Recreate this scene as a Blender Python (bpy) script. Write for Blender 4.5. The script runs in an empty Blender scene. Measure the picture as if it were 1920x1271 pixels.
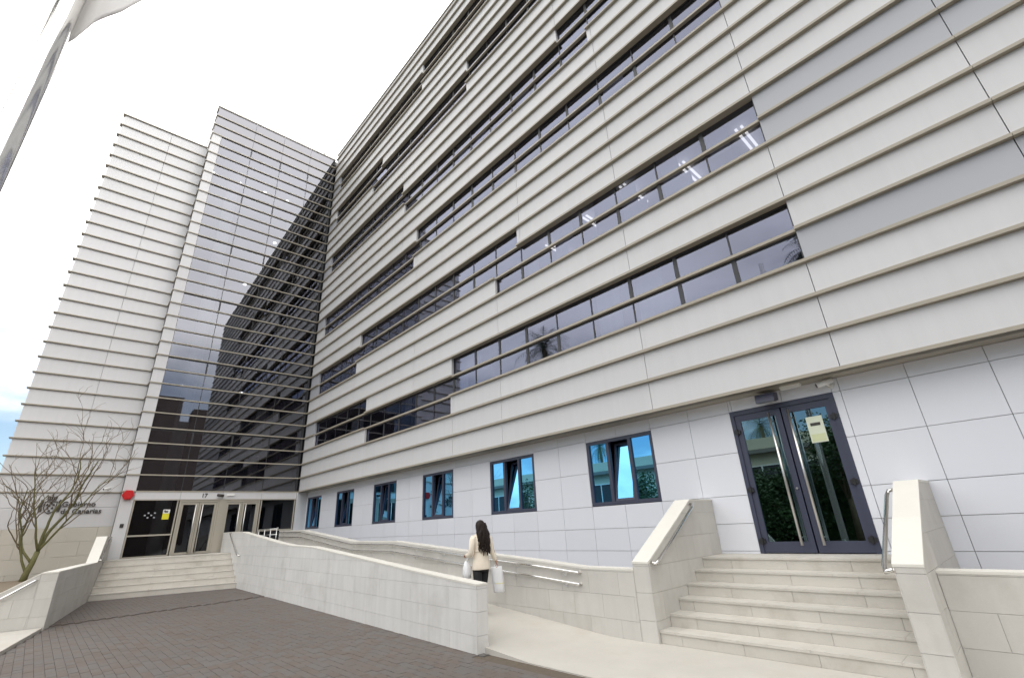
import bpy, bmesh, math, random
from mathutils import Vector, Matrix
random.seed(7)
scene = bpy.context.scene
COL = scene.collection

# ------------------------------------------------------------------ camera
CAM = Vector((25.373779, -8.714434, 1.677824))
FPX = 865.4747            # focal length in pixels of a 1920 px wide frame
RT = Vector((0.677049, 0.734302, -0.049048))
DN = Vector((-0.305215, 0.219523, -0.926636))
FW = Vector((-0.669663, 0.642348, 0.372748))
cam_d = bpy.data.cameras.new('camera')
cam = bpy.data.objects.new('camera', cam_d)
COL.objects.link(cam)
m = Matrix.Identity(4)
for i in range(3):
    m[i][0] = RT[i]; m[i][1] = -DN[i]; m[i][2] = -FW[i]; m[i][3] = CAM[i]
cam.matrix_world = m
cam_d.sensor_width = 36.0
cam_d.lens = FPX / 1920 * 36
cam_d.clip_start = 0.05
cam_d.clip_end = 2000
scene.camera = cam

# ------------------------------------------------------------------ world, sun, exposure
SUN = Vector((0.66, 0.38, 0.65)).normalized()      # veiled sun, behind the building
world = bpy.data.worlds.new('World')
scene.world = world
world.use_nodes = True
wn, wl = world.node_tree.nodes, world.node_tree.links
wn.clear()
def WN(t, **k):
    n = wn.new(t)
    for a, b in k.items(): setattr(n, a, b)
    return n
out = WN('ShaderNodeOutputWorld')
sky = WN('ShaderNodeTexSky', sky_type='NISHITA', sun_disc=False)
sky.sun_elevation = math.asin(SUN.z)
sky.sun_rotation = math.atan2(SUN.x, SUN.y)
bg_sky = WN('ShaderNodeBackground'); bg_sky.inputs['Strength'].default_value = 0.115
wl.new(sky.outputs[0], bg_sky.inputs[0])
tc = WN('ShaderNodeTexCoord')
sep = WN('ShaderNodeSeparateXYZ'); wl.new(tc.outputs['Generated'], sep.inputs[0])
zadd = WN('ShaderNodeMath', operation='ADD'); wl.new(sep.outputs[2], zadd.inputs[0]); zadd.inputs[1].default_value = 0.22
zmax = WN('ShaderNodeMath', operation='MAXIMUM'); wl.new(zadd.outputs[0], zmax.inputs[0]); zmax.inputs[1].default_value = 0.05
dx = WN('ShaderNodeMath', operation='DIVIDE'); wl.new(sep.outputs[0], dx.inputs[0]); wl.new(zmax.outputs[0], dx.inputs[1])
dy = WN('ShaderNodeMath', operation='DIVIDE'); wl.new(sep.outputs[1], dy.inputs[0]); wl.new(zmax.outputs[0], dy.inputs[1])
comb = WN('ShaderNodeCombineXYZ'); wl.new(dx.outputs[0], comb.inputs[0]); wl.new(dy.outputs[0], comb.inputs[1])
noi = WN('ShaderNodeTexNoise'); noi.inputs['Scale'].default_value = 1.1; noi.inputs['Detail'].default_value = 8; noi.inputs['Roughness'].default_value = 0.55; noi.inputs['Distortion'].default_value = 0.3
wl.new(comb.outputs[0], noi.inputs['Vector'])
# cover = noise + elevation: overcast overhead, thinning towards the horizon
elev = WN('ShaderNodeMapRange', interpolation_type='SMOOTHSTEP'); wl.new(sep.outputs[2], elev.inputs[0])
elev.inputs[1].default_value = 0.08; elev.inputs[2].default_value = 0.60; elev.inputs[3].default_value = -0.15; elev.inputs[4].default_value = 0.45
cov = WN('ShaderNodeMath', operation='ADD'); wl.new(noi.outputs['Fac'], cov.inputs[0]); wl.new(elev.outputs[0], cov.inputs[1])
mask = WN('ShaderNodeMapRange', interpolation_type='SMOOTHSTEP'); wl.new(cov.outputs[0], mask.inputs[0])
mask.inputs[1].default_value = 0.34; mask.inputs[2].default_value = 0.78
dot = WN('ShaderNodeVectorMath', operation='DOT_PRODUCT'); wl.new(tc.outputs['Generated'], dot.inputs[0]); dot.inputs[1].default_value = SUN
glow = WN('ShaderNodeMapRange', interpolation_type='SMOOTHSTEP'); wl.new(dot.outputs['Value'], glow.inputs[0])
glow.inputs[1].default_value = 0.55; glow.inputs[2].default_value = 1.0; glow.inputs[3].default_value = 1.95; glow.inputs[4].default_value = 3.0
noi2 = WN('ShaderNodeTexNoise'); noi2.inputs['Scale'].default_value = 1.7; noi2.inputs['Detail'].default_value = 7
wl.new(comb.outputs[0], noi2.inputs['Vector'])
nr = WN('ShaderNodeMapRange'); wl.new(noi2.outputs['Fac'], nr.inputs[0]); nr.inputs[1].default_value = 0.3; nr.inputs[2].default_value = 0.7; nr.inputs[3].default_value = 0.84; nr.inputs[4].default_value = 1.2
cl = WN('ShaderNodeMath', operation='MULTIPLY'); wl.new(glow.outputs[0], cl.inputs[0]); wl.new(nr.outputs[0], cl.inputs[1])
bg_cl = WN('ShaderNodeBackground'); bg_cl.inputs['Color'].default_value = (1.0, 0.985, 0.965, 1); wl.new(cl.outputs[0], bg_cl.inputs['Strength'])
mixs = WN('ShaderNodeMixShader'); wl.new(mask.outputs[0], mixs.inputs[0]); wl.new(bg_sky.outputs[0], mixs.inputs[1]); wl.new(bg_cl.outputs[0], mixs.inputs[2])
wl.new(mixs.outputs[0], out.inputs[0])

sun_d = bpy.data.lights.new('sun', 'SUN'); sun_d.energy = 0.5; sun_d.angle = math.radians(14); sun_d.color = (1, 0.96, 0.9)
sun = bpy.data.objects.new('sun', sun_d); COL.objects.link(sun)
sun.rotation_euler = SUN.to_track_quat('Z', 'Y').to_euler()
scene.view_settings.view_transform = 'Standard'
scene.view_settings.look = 'None'
scene.view_settings.gamma = 1
scene.view_settings.use_curve_mapping = False
scene.view_settings.exposure = 0.38
scene.cycles.max_bounces = 8
scene.cycles.transparent_max_bounces = 12

# ------------------------------------------------------------------ materials
def lin(r, g, b):
    f = lambda c: (c / 255 / 12.92) if c / 255 <= 0.04045 else ((c / 255 + 0.055) / 1.055) ** 2.4
    return (f(r), f(g), f(b))
def new_mat(name):
    mt = bpy.data.materials.new(name); mt.use_nodes = True
    nt = mt.node_tree; nt.nodes.clear()
    o = nt.nodes.new('ShaderNodeOutputMaterial')
    return mt, nt, o
def mat(name, col, rough=0.5, metal=0.0, var=0.0, noise=0.0, nscale=3.0, fine=0.0, fscale=60.0, bump=0.0, bscale=40.0, streak=0.0, spec=0.5, col2=None, stain=None, stain_scale=0.6, coat=0.0, patch=0.0):
    """Principled material; var = tone change from piece to piece, noise/fine = mottling, streak = rain marks."""
    mt, nt, o = new_mat(name)
    N, L = nt.nodes, nt.links
    p = N.new('ShaderNodeBsdfPrincipled'); L.new(p.outputs[0], o.inputs[0])
    p.inputs['Roughness'].default_value = rough; p.inputs['Metallic'].default_value = metal
    p.inputs['Specular IOR Level'].default_value = spec
    p.inputs['Coat Weight'].default_value = coat
    geo = N.new('ShaderNodeNewGeometry')
    pos = geo.outputs['Position']
    val = None
    def add(sock):
        nonlocal val
        if val is None: val = sock
        else:
            a = N.new('ShaderNodeMath'); a.operation = 'ADD'; L.new(val, a.inputs[0]); L.new(sock, a.inputs[1]); val = a.outputs[0]
    def term(src, amp, off=0.5):
        a = N.new('ShaderNodeMath'); a.operation = 'SUBTRACT'; L.new(src, a.inputs[0]); a.inputs[1].default_value = off
        b = N.new('ShaderNodeMath'); b.operation = 'MULTIPLY'; L.new(a.outputs[0], b.inputs[0]); b.inputs[1].default_value = amp
        add(b.outputs[0])
    piece = None
    if var or col2:
        oi = N.new('ShaderNodeObjectInfo')
        s = N.new('ShaderNodeMath'); s.operation = 'ADD'; L.new(oi.outputs['Random'], s.inputs[0]); L.new(geo.outputs['Random Per Island'], s.inputs[1])
        fr = N.new('ShaderNodeMath'); fr.operation = 'FRACT'; L.new(s.outputs[0], fr.inputs[0]); piece = fr.outputs[0]
        if var: term(piece, var * 2)
    def noisetex(scale, detail=6, vec=None, rough_=0.6):
        n = N.new('ShaderNodeTexNoise'); n.inputs['Scale'].default_value = scale; n.inputs['Detail'].default_value = detail; n.inputs['Roughness'].default_value = rough_
        L.new(vec if vec is not None else pos, n.inputs['Vector']); return n.outputs['Fac']
    if noise: term(noisetex(nscale), noise * 3)
    if patch: term(noisetex(0.45, 5), patch * 3)
    if fine: term(noisetex(fscale, 3), fine * 3)
    if streak:
        mp = N.new('ShaderNodeMapping'); mp.inputs['Scale'].default_value = (7, 7, 0.35); L.new(pos, mp.inputs[0])
        term(noisetex(1.0, 5, mp.outputs[0]), streak * 3)
    base = N.new('ShaderNodeRGB'); base.outputs[0].default_value = (*col, 1)
    c = base.outputs[0]
    if col2:
        mx = N.new('ShaderNodeMix'); mx.data_type = 'RGBA'; L.new(piece, mx.inputs[0]); L.new(c, mx.inputs[6]); mx.inputs[7].default_value = (*col2, 1); c = mx.outputs[2]
    if stain:
        r = N.new('ShaderNodeMapRange'); r.inputs[1].default_value = 0.52; r.inputs[2].default_value = 0.72; L.new(noisetex(stain_scale, 8, rough_=0.65), r.inputs[0])
        mx = N.new('ShaderNodeMix'); mx.data_type = 'RGBA'; L.new(r.outputs[0], mx.inputs[0]); L.new(c, mx.inputs[6]); mx.inputs[7].default_value = (*stain, 1); c = mx.outputs[2]
    if val is not None:
        a = N.new('ShaderNodeMath'); a.operation = 'ADD'; L.new(val, a.inputs[0]); a.inputs[1].default_value = 1.0
        vm = N.new('ShaderNodeVectorMath'); vm.operation = 'SCALE'; L.new(c, vm.inputs[0]); L.new(a.outputs[0], vm.inputs['Scale']); c = vm.outputs[0]
    L.new(c, p.inputs['Base Color'])
    if bump:
        b = N.new('ShaderNodeBump'); b.inputs['Strength'].default_value = bump; b.inputs['Distance'].default_value = 0.01
        L.new(noisetex(bscale, 4), b.inputs['Height']); L.new(b.outputs[0], p.inputs['Normal'])
    return mt
def glass(name, f0=0.09, tint=(0.3, 0.32, 0.34), refl=(0.93, 0.95, 1.0), wave=0.02, wscale=0.7, boost=1.0):
    """Coated pane: mirror-like reflection by angle over a tinted see-through pane."""
    mt, nt, o = new_mat(name)
    N, L = nt.nodes, nt.links
    geo = N.new('ShaderNodeNewGeometry')
    d = N.new('ShaderNodeVectorMath'); d.operation = 'DOT_PRODUCT'; L.new(geo.outputs['Incoming'], d.inputs[0]); L.new(geo.outputs['Normal'], d.inputs[1])
    ab = N.new('ShaderNodeMath'); ab.operation = 'ABSOLUTE'; L.new(d.outputs['Value'], ab.inputs[0])
    om = N.new('ShaderNodeMath'); om.operation = 'SUBTRACT'; om.inputs[0].default_value = 1; L.new(ab.outputs[0], om.inputs[1])
    pw = N.new('ShaderNodeMath'); pw.operation = 'POWER'; L.new(om.outputs[0], pw.inputs[0]); pw.inputs[1].default_value = 5
    mr = N.new('ShaderNodeMapRange'); L.new(pw.outputs[0], mr.inputs[0]); mr.inputs[3].default_value = f0; mr.inputs[4].default_value = boost
    fb = N.new('ShaderNodeMath'); fb.operation = 'SUBTRACT'; fb.inputs[0].default_value = 1; L.new(geo.outputs['Backfacing'], fb.inputs[1])
    mu = N.new('ShaderNodeMath'); mu.operation = 'MULTIPLY'; L.new(mr.outputs[0], mu.inputs[0]); L.new(fb.outputs[0], mu.inputs[1])
    tr = N.new('ShaderNodeBsdfTransparent'); tr.inputs[0].default_value = (*tint, 1)
    gl = N.new('ShaderNodeBsdfGlossy'); gl.inputs['Color'].default_value = (*refl, 1); gl.inputs['Roughness'].default_value = 0.0
    n = N.new('ShaderNodeTexNoise'); n.inputs['Scale'].default_value = wscale; n.inputs['Detail'].default_value = 1
    oi = N.new('ShaderNodeObjectInfo'); va = N.new('ShaderNodeVectorMath'); va.operation = 'ADD'
    L.new(geo.outputs['Position'], va.inputs[0]); L.new(oi.outputs['Random'], va.inputs[1]); L.new(va.outputs[0], n.inputs['Vector'])
    b = N.new('ShaderNodeBump'); b.inputs['Strength'].default_value = wave; b.inputs['Distance'].default_value = 0.1; L.new(n.outputs['Fac'], b.inputs['Height']); L.new(b.outputs[0], gl.inputs['Normal'])
    mx = N.new('ShaderNodeMixShader'); L.new(mu.outputs[0], mx.inputs[0]); L.new(tr.outputs[0], mx.inputs[1]); L.new(gl.outputs[0], mx.inputs[2])
    L.new(mx.outputs[0], o.inputs[0])
    return mt
def emis(name, col, s):
    mt, nt, o = new_mat(name)
    e = nt.nodes.new('ShaderNodeEmission'); e.inputs[0].default_value = (*col, 1); e.inputs[1].default_value = s
    nt.links.new(e.outputs[0], o.inputs[0]); return mt

M = {}
M['panel'] = mat('aluminium_panel', (0.59, 0.588, 0.598), 0.42, var=0.025, noise=0.012, nscale=0.8, streak=0.035, spec=0.4, patch=0.016, bump=0.06, bscale=0.9)
M['panel_grey'] = mat('grey_panel', (0.385, 0.395, 0.425), 0.45, var=0.02, noise=0.012, nscale=0.8)
M['spandrel'] = mat('spandrel_panel', (0.25, 0.25, 0.275), 0.35, var=0.02)
M['ledge'] = mat('ledge_metal', (0.36, 0.325, 0.262), 0.42, spec=0.45, noise=0.02, nscale=1.5)
M['soffit'] = mat('soffit_metal', (0.36, 0.33, 0.27), 0.5, noise=0.02)
M['wall_panel'] = mat('pale_wall_panel', (0.72, 0.735, 0.785), 0.45, var=0.02, noise=0.012, nscale=1.2, streak=0.008)
M['stone'] = mat('limestone', (0.535, 0.52, 0.488), 0.7, stain=(0.455, 0.435, 0.395), stain_scale=0.9, var=0.035, noise=0.06, nscale=2.2, fine=0.03, fscale=90, streak=0.05, bump=0.15, bscale=140, spec=0.25)
M['stone_light'] = mat('coping_limestone', (0.66, 0.64, 0.59), 0.65, var=0.025, noise=0.035, nscale=3, fine=0.025, fscale=90, bump=0.1, bscale=140, spec=0.25)
M['stone_grey'] = mat('weathered_limestone', (0.64, 0.635, 0.62), 0.7, stain=(0.55, 0.54, 0.52), stain_scale=1.1, var=0.03, noise=0.045, nscale=1.6, fine=0.035, fscale=70, streak=0.085, bump=0.15, bscale=140, spec=0.25)
M['stone_step'] = mat('step_stone', (0.53, 0.505, 0.46), 0.65, var=0.04, noise=0.05, nscale=2.5, fine=0.035, fscale=70, bump=0.12, bscale=120, spec=0.25, stain=(0.44, 0.41, 0.36), stain_scale=1.8)
M['stone_wing'] = mat('wall_limestone', (0.53, 0.50, 0.44), 0.7, var=0.02, noise=0.04, nscale=2, fine=0.025, bump=0.12, bscale=120, spec=0.25)
M['joint'] = mat('joint_mortar', (0.42, 0.405, 0.375), 0.9, noise=0.1, nscale=20)
M['floor'] = mat('ramp_stone', (0.50, 0.478, 0.437), 0.6, patch=0.03, noise=0.07, nscale=2.0, fine=0.035, fscale=60, bump=0.1, bscale=100, spec=0.25, stain=(0.47, 0.435, 0.38), stain_scale=1.2)
M['paver'] = mat('clay_paver', (0.138, 0.112, 0.098), 0.75, var=0.08, noise=0.06, nscale=4, fine=0.08, fscale=120, bump=0.3, bscale=180, spec=0.3, col2=(0.117, 0.110, 0.105), patch=0.08)
M['paver_bed'] = mat('paver_joint_sand', (0.105, 0.085, 0.075), 0.95, noise=0.15, nscale=30)
M['gutter'] = mat('gutter_grit', (0.11, 0.088, 0.066), 0.95, noise=0.2, nscale=12, fine=0.2, fscale=70, bump=0.5, bscale=90)
M['drain'] = mat('drain_slot', (0.035, 0.028, 0.024), 0.8)
M['asphalt'] = mat('asphalt', (0.055, 0.054, 0.053), 0.9, noise=0.08, nscale=3, fine=0.1, fscale=120)
M['soil'] = mat('planter_soil', (0.17, 0.135, 0.095), 0.95, noise=0.15, nscale=6, fine=0.2, fscale=60, bump=0.6, bscale=60)
M['steel'] = mat('brushed_steel', (0.68, 0.66, 0.63), 0.32, metal=1.0, noise=0.02, nscale=20)
M['chrome'] = mat('polished_steel', (0.76, 0.75, 0.73), 0.17, metal=1.0, noise=0.03, nscale=6)
M['pole'] = mat('satin_aluminium', (0.78, 0.77, 0.75), 0.28, metal=1.0, noise=0.04, nscale=5)
M['polemirror'] = mat('polished_pole', (0.86, 0.85, 0.83), 0.12, metal=1.0, noise=0.05, nscale=4)
M['bronze'] = mat('beige_door_metal', (0.37, 0.34, 0.285), 0.4, spec=0.5, noise=0.015)
M['slate'] = mat('slate_frame', (0.048, 0.053, 0.088), 0.4, spec=0.5, noise=0.02, nscale=4)
M['dark'] = mat('dark_frame', (0.025, 0.026, 0.03), 0.45)
M['black'] = mat('black_plastic', (0.02, 0.02, 0.022), 0.4)
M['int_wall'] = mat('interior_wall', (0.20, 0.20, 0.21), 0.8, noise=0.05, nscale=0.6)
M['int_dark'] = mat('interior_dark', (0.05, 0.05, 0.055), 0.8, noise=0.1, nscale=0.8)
M['ceiling'] = mat('ceiling_board', (0.42, 0.42, 0.43), 0.85)
M['column'] = mat('column_plaster', (0.72, 0.72, 0.72), 0.7)
M['blind'] = mat('blind_fabric', (0.66, 0.67, 0.71), 0.8, streak=0.15)
M['curtain_teal'] = mat('teal_curtain', (0.05, 0.27, 0.28), 0.85, streak=0.3)
M['white'] = mat('white_plastic', (0.75, 0.75, 0.73), 0.4)
M['red'] = mat('red_plastic', (0.55, 0.012, 0.015), 0.35)
M['yellow'] = mat('yellow_print', (0.68, 0.62, 0.03), 0.5)
M['sign_paper'] = mat('pale_notice', (0.70, 0.75, 0.60), 0.5)
M['notice_tint'] = mat('notice_tint', (0.62, 0.66, 0.40), 0.5)
M['sign_metal'] = mat('sign_metal', (0.05, 0.044, 0.04), 0.5, noise=0.05, nscale=12)
M['lens'] = mat('lamp_glass', (0.25, 0.28, 0.30), 0.15)
M['glass_band'] = glass('band_glass', 0.175, (0.52, 0.53, 0.57), (0.72, 0.77, 1.0), 0.03, 0.8)
M['glass_tower'] = glass('tower_glass', 0.16, (0.46, 0.47, 0.49), (0.88, 0.90, 1.0), 0.012, 0.5)
M['spandrel'] = glass('spandrel_glass', 0.17, (0.12, 0.12, 0.13), (0.90, 0.90, 0.97), 0.012, 0.5)
M['glass_blue'] = glass('blue_coated_glass', 0.80, (0.16, 0.42, 0.45), (0.20, 0.58, 0.95), 0.015, 0.6)
M['glass_door'] = glass('door_glass', 0.30, (0.20, 0.27, 0.25), (0.60, 0.88, 1.0), 0.012, 0.6)
M['glass_dark'] = glass('entrance_glass', 0.05, (0.52, 0.53, 0.54), (0.9, 0.93, 1.0), 0.01, 0.6)
M['tube_light'] = emis('fluorescent_tube', (1.0, 0.97, 0.9), 2.0)
M['spot_light'] = emis('downlight_lamp', (1.0, 0.98, 0.95), 14.0)
M['bark'] = mat('green_bark', (0.13, 0.125, 0.05), 0.85, noise=0.3, nscale=9, fine=0.15, bump=0.5, bscale=60)
M['twig'] = mat('twig_bark', (0.16, 0.125, 0.075), 0.85, noise=0.2, nscale=8)
M['leaf'] = mat('leaf', (0.03, 0.068, 0.014), 0.6, var=0.25)
M['leaf_young'] = mat('young_leaf', (0.13, 0.15, 0.03), 0.6, var=0.2)
M['palm_trunk'] = mat('palm_bark', (0.16, 0.12, 0.085), 0.9, noise=0.2, nscale=6, bump=0.6, bscale=20)
M['palm_leaf'] = mat('palm_leaf', (0.035, 0.065, 0.018), 0.5, var=0.2)
M['cream'] = mat('cream_render', (0.55, 0.52, 0.40), 0.85, noise=0.04, nscale=0.8, streak=0.04)
M['cream_dark'] = mat('grey_render', (0.20, 0.19, 0.17), 0.85, noise=0.05)
M['skin'] = mat('skin', (0.50, 0.30, 0.22), 0.5)
M['lip'] = mat('lip', (0.36, 0.14, 0.12), 0.5)
M['jacket'] = mat('cream_wool', (0.76, 0.68, 0.57), 0.9, noise=0.06, nscale=14, fine=0.04, bump=0.3, bscale=120)
M['trousers'] = mat('black_cloth', (0.012, 0.012, 0.014), 0.85)
M['hair'] = mat('dark_hair', (0.014, 0.008, 0.006), 0.5, noise=0.3, nscale=25, spec=0.25)
M['bag'] = mat('white_bag', (0.72, 0.73, 0.75), 0.5, noise=0.05, nscale=12, bump=0.6, bscale=18)
M['flag'] = mat('white_flag_cloth', (0.72, 0.71, 0.70), 0.8, noise=0.02)

# ------------------------------------------------------------------ object helpers
def thing(name, label, cat, loc=(0, 0, 0), rz=0.0, group=None):
    o = bpy.data.objects.new(name, None); COL.objects.link(o)
    o.location = loc; o.rotation_euler = (0, 0, rz); o.empty_display_size = 0.3
    o['label'] = label; o['category'] = cat
    if group: o['group'] = group
    return o
def tag(o, label, cat, group=None):
    o['label'] = label; o['category'] = cat
    if group: o['group'] = group
    return o
def mesh_obj(name, verts, faces, mt, parent=None, kind=None, smooth=False):
    me = bpy.data.meshes.new(name); me.from_pydata([tuple(v) for v in verts], [], faces); me.update()
    if smooth: me.polygons.foreach_set('use_smooth', [True] * len(me.polygons))
    me.materials.append(mt)
    o = bpy.data.objects.new(name, me); COL.objects.link(o)
    if parent is not None: o.parent = parent
    if kind: o['kind'] = kind
    return o
CUBE_V = [(-.5, -.5, -.5), (.5, -.5, -.5), (.5, .5, -.5), (-.5, .5, -.5), (-.5, -.5, .5), (.5, -.5, .5), (.5, .5, .5), (-.5, .5, .5)]
CUBE_F = [(0, 3, 2, 1), (4, 5, 6, 7), (0, 1, 5, 4), (1, 2, 6, 5), (2, 3, 7, 6), (3, 0, 4, 7)]
_cubes = {}
def cube_mesh(mt):
    if mt.name not in _cubes:
        me = bpy.data.meshes.new('block_' + mt.name); me.from_pydata(CUBE_V, [], CUBE_F); me.materials.append(mt); _cubes[mt.name] = me
    return _cubes[mt.name]
def box(name, b, mt, parent=None, kind=None):
    """b = (x0,x1,y0,y1,z0,z1) in the parent's coordinates; alike pieces share one block mesh"""
    o = bpy.data.objects.new(name, cube_mesh(mt)); COL.objects.link(o)
    o.location = ((b[0] + b[1]) / 2, (b[2] + b[3]) / 2, (b[4] + b[5]) / 2)
    o.scale = (abs(b[1] - b[0]), abs(b[3] - b[2]), abs(b[5] - b[4]))
    if parent is not None: o.parent = parent
    if kind: o['kind'] = kind
    return o
def boxes_mesh(name, bs, mt, parent=None, kind=None):
    V, F = [], []
    for b in bs:
        n = len(V)
        cx, cy, cz = (b[0] + b[1]) / 2, (b[2] + b[3]) / 2, (b[4] + b[5]) / 2
        sx, sy, sz = abs(b[1] - b[0]), abs(b[3] - b[2]), abs(b[5] - b[4])
        V += [(cx + v[0] * sx, cy + v[1] * sy, cz + v[2] * sz) for v in CUBE_V]
        F += [tuple(i + n for i in f) for f in CUBE_F]
    return mesh_obj(name, V, F, mt, parent, kind)
def project(P):
    d = Vector(P) - CAM
    w = d.dot(FW)
    if w < 0.05: return None
    return (960 + FPX * d.dot(RT) / w, 635.5 + FPX * d.dot(DN) / w)
def area_of(pts):
    q = [project(p) for p in pts]
    q = [a for a in q if a]
    if len(q) < 3: return 0
    x0, x1 = max(0, min(a[0] for a in q)), min(1920, max(a[0] for a in q))
    y0, y1 = max(0, min(a[1] for a in q)), min(1271, max(a[1] for a in q))
    return max(0, x1 - x0) * max(0, y1 - y0)
def emit_boxes(name, bs, mt, parent, mw=None, limit=300):
    """the largest in view one by one, the rest as one joined part"""
    mw = mw or Matrix.Identity(4)
    def a(b): return area_of([mw @ Vector((x, y, z)) for x in b[:2] for y in b[2:4] for z in b[4:]])
    bs = sorted(bs, key=a, reverse=True)
    seen = [b for b in bs if a(b) > 0]
    for b in bs[:limit]:
        box(name, b, mt, parent)
    if len(bs) > limit: boxes_mesh(name, bs[limit:], mt, parent, 'stuff')
def prism(poly, z0, z1):
    n = len(poly)
    V = [(p[0], p[1], z0) for p in poly] + [(p[0], p[1], z1) for p in poly]
    F = [tuple(range(n - 1, -1, -1)), tuple(range(n, 2 * n))] + [(i, (i + 1) % n, n + (i + 1) % n, n + i) for i in range(n)]
    return V, F
def tube(pts, r, sides=8, closed_ends=True):
    pts = [Vector(p) for p in pts]; V, F = [], []
    rs = r if isinstance(r, (list, tuple)) else [r] * len(pts)
    t = (pts[1] - pts[0]).normalized()
    up = Vector((0, 0, 1)) if abs(t.z) < 0.9 else Vector((1, 0, 0))
    nrm = t.cross(up).normalized()
    for i, p in enumerate(pts):
        if i == 0: tt = pts[1] - pts[0]
        elif i == len(pts) - 1: tt = pts[-1] - pts[-2]
        else: tt = (pts[i + 1] - pts[i]).normalized() + (pts[i] - pts[i - 1]).normalized()
        tt.normalize()
        nrm = (nrm - tt * nrm.dot(tt)).normalized(); bi = tt.cross(nrm)
        for k in range(sides):
            a = 2 * math.pi * k / sides
            V.append(p + (nrm * math.cos(a) + bi * math.sin(a)) * rs[i])
    for i in range(len(pts) - 1):
        for k in range(sides):
            a, b = i * sides + k, i * sides + (k + 1) % sides
            F.append((a, b, b + sides, a + sides))
    if closed_ends:
        F.append(tuple(range(sides - 1, -1, -1))); n = (len(pts) - 1) * sides; F.append(tuple(range(n, n + sides)))
    return V, F
def merge(parts):
    V, F = [], []
    for v, f in parts:
        n = len(V); V += list(v); F += [tuple(i + n for i in q) for q in f]
    return V, F
def emit_meshes(name, ms, mt, parent, off, limit=300):
    ms = sorted(ms, key=lambda m_: area_of([Vector(v) + off for v in m_[0]]), reverse=True)
    for V, F in ms[:limit]: mesh_obj(name, V, F, mt, parent)
    if len(ms) > limit: mesh_obj(name, *merge(ms[limit:]), mt, parent, 'stuff')
def flat_prism(poly3, depth):
    """polygon (3-D points, planar) extruded along vector depth"""
    n = len(poly3); d = Vector(depth)
    V = [Vector(p) for p in poly3] + [Vector(p) + d for p in poly3]
    F = [tuple(range(n - 1, -1, -1)), tuple(range(n, 2 * n))] + [(i, (i + 1) % n, n + (i + 1) % n, n + i) for i in range(n)]
    return V, F
def subtract(a, b, cuts):
    """the interval a..b minus the cut intervals"""
    res = [(a, b)]
    for c0, c1 in cuts:
        nxt = []
        for x0, x1 in res:
            if c1 <= x0 or c0 >= x1: nxt.append((x0, x1)); continue
            if c0 > x0: nxt.append((x0, c0))
            if c1 < x1: nxt.append((c1, x1))
        res = nxt
    return [r for r in res if r[1] - r[0] > 0.03]
def split(a, b, js):
    p = [a] + sorted(j for j in js if a + 0.08 < j < b - 0.08) + [b]
    return list(zip(p[:-1], p[1:]))
def interp(prof, s):
    if s <= prof[0][0]: return prof[0][1]
    for (a, za), (b, zb) in zip(prof[:-1], prof[1:]):
        if s <= b: return za + (zb - za) * (s - a) / (b - a)
    return prof[-1][1]
def text_mesh(body, size, extrude, spacing=1.0, shear=0.0):
    cu = bpy.data.curves.new('txt', 'FONT'); cu.body = body; cu.size = size; cu.extrude = extrude; cu.space_character = spacing; cu.shear = shear; cu.resolution_u = 3
    cu.offset = size * 0.018
    o = bpy.data.objects.new('txt', cu); COL.objects.link(o)
    dg = bpy.context.evaluated_depsgraph_get(); dg.update()
    me = bpy.data.meshes.new_from_object(o.evaluated_get(dg))
    V = [v.co.copy() for v in me.vertices]; F = [tuple(p.vertices) for p in me.polygons]
    bpy.data.objects.remove(o); bpy.data.curves.remove(cu); bpy.data.meshes.remove(me)
    return V, F
def letters(text, size, extrude, shear=0.0):
    """one mesh per character, with its x offset"""
    res = []
    for i, ch in enumerate(text):
        if ch == ' ': continue
        V, F = text_mesh(ch, size, extrude, shear=shear)
        own = max(v.x for v in V)
        W, _ = text_mesh(text[:i + 1], size, extrude, shear=shear)
        off = max(v.x for v in W) - own
        res.append((ch, [Vector((v.x + off, v.y, v.z)) for v in V], F))
    return res

H = 0.67
ZS = 3.75                                   # underside of the cladding
def zr(k): return ZS + (32 - k) * H          # height of ledge k, counted from the roof down

# ================================================================== GROUND
g = box('ground', (-700, 700, -700, 700, -0.4, -0.12), M['asphalt'], None, 'structure')
bed = mesh_obj('paving', *prism([(-1, 1), (-1, -9.5), (9.3, -13), (34, -13), (34, 1)], -0.12, -0.022), M['paver_bed'], None, 'structure')
def lerp2(a, b, t): return (a[0] + (b[0] - a[0]) * t, a[1] + (b[1] - a[1]) * t)
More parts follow.
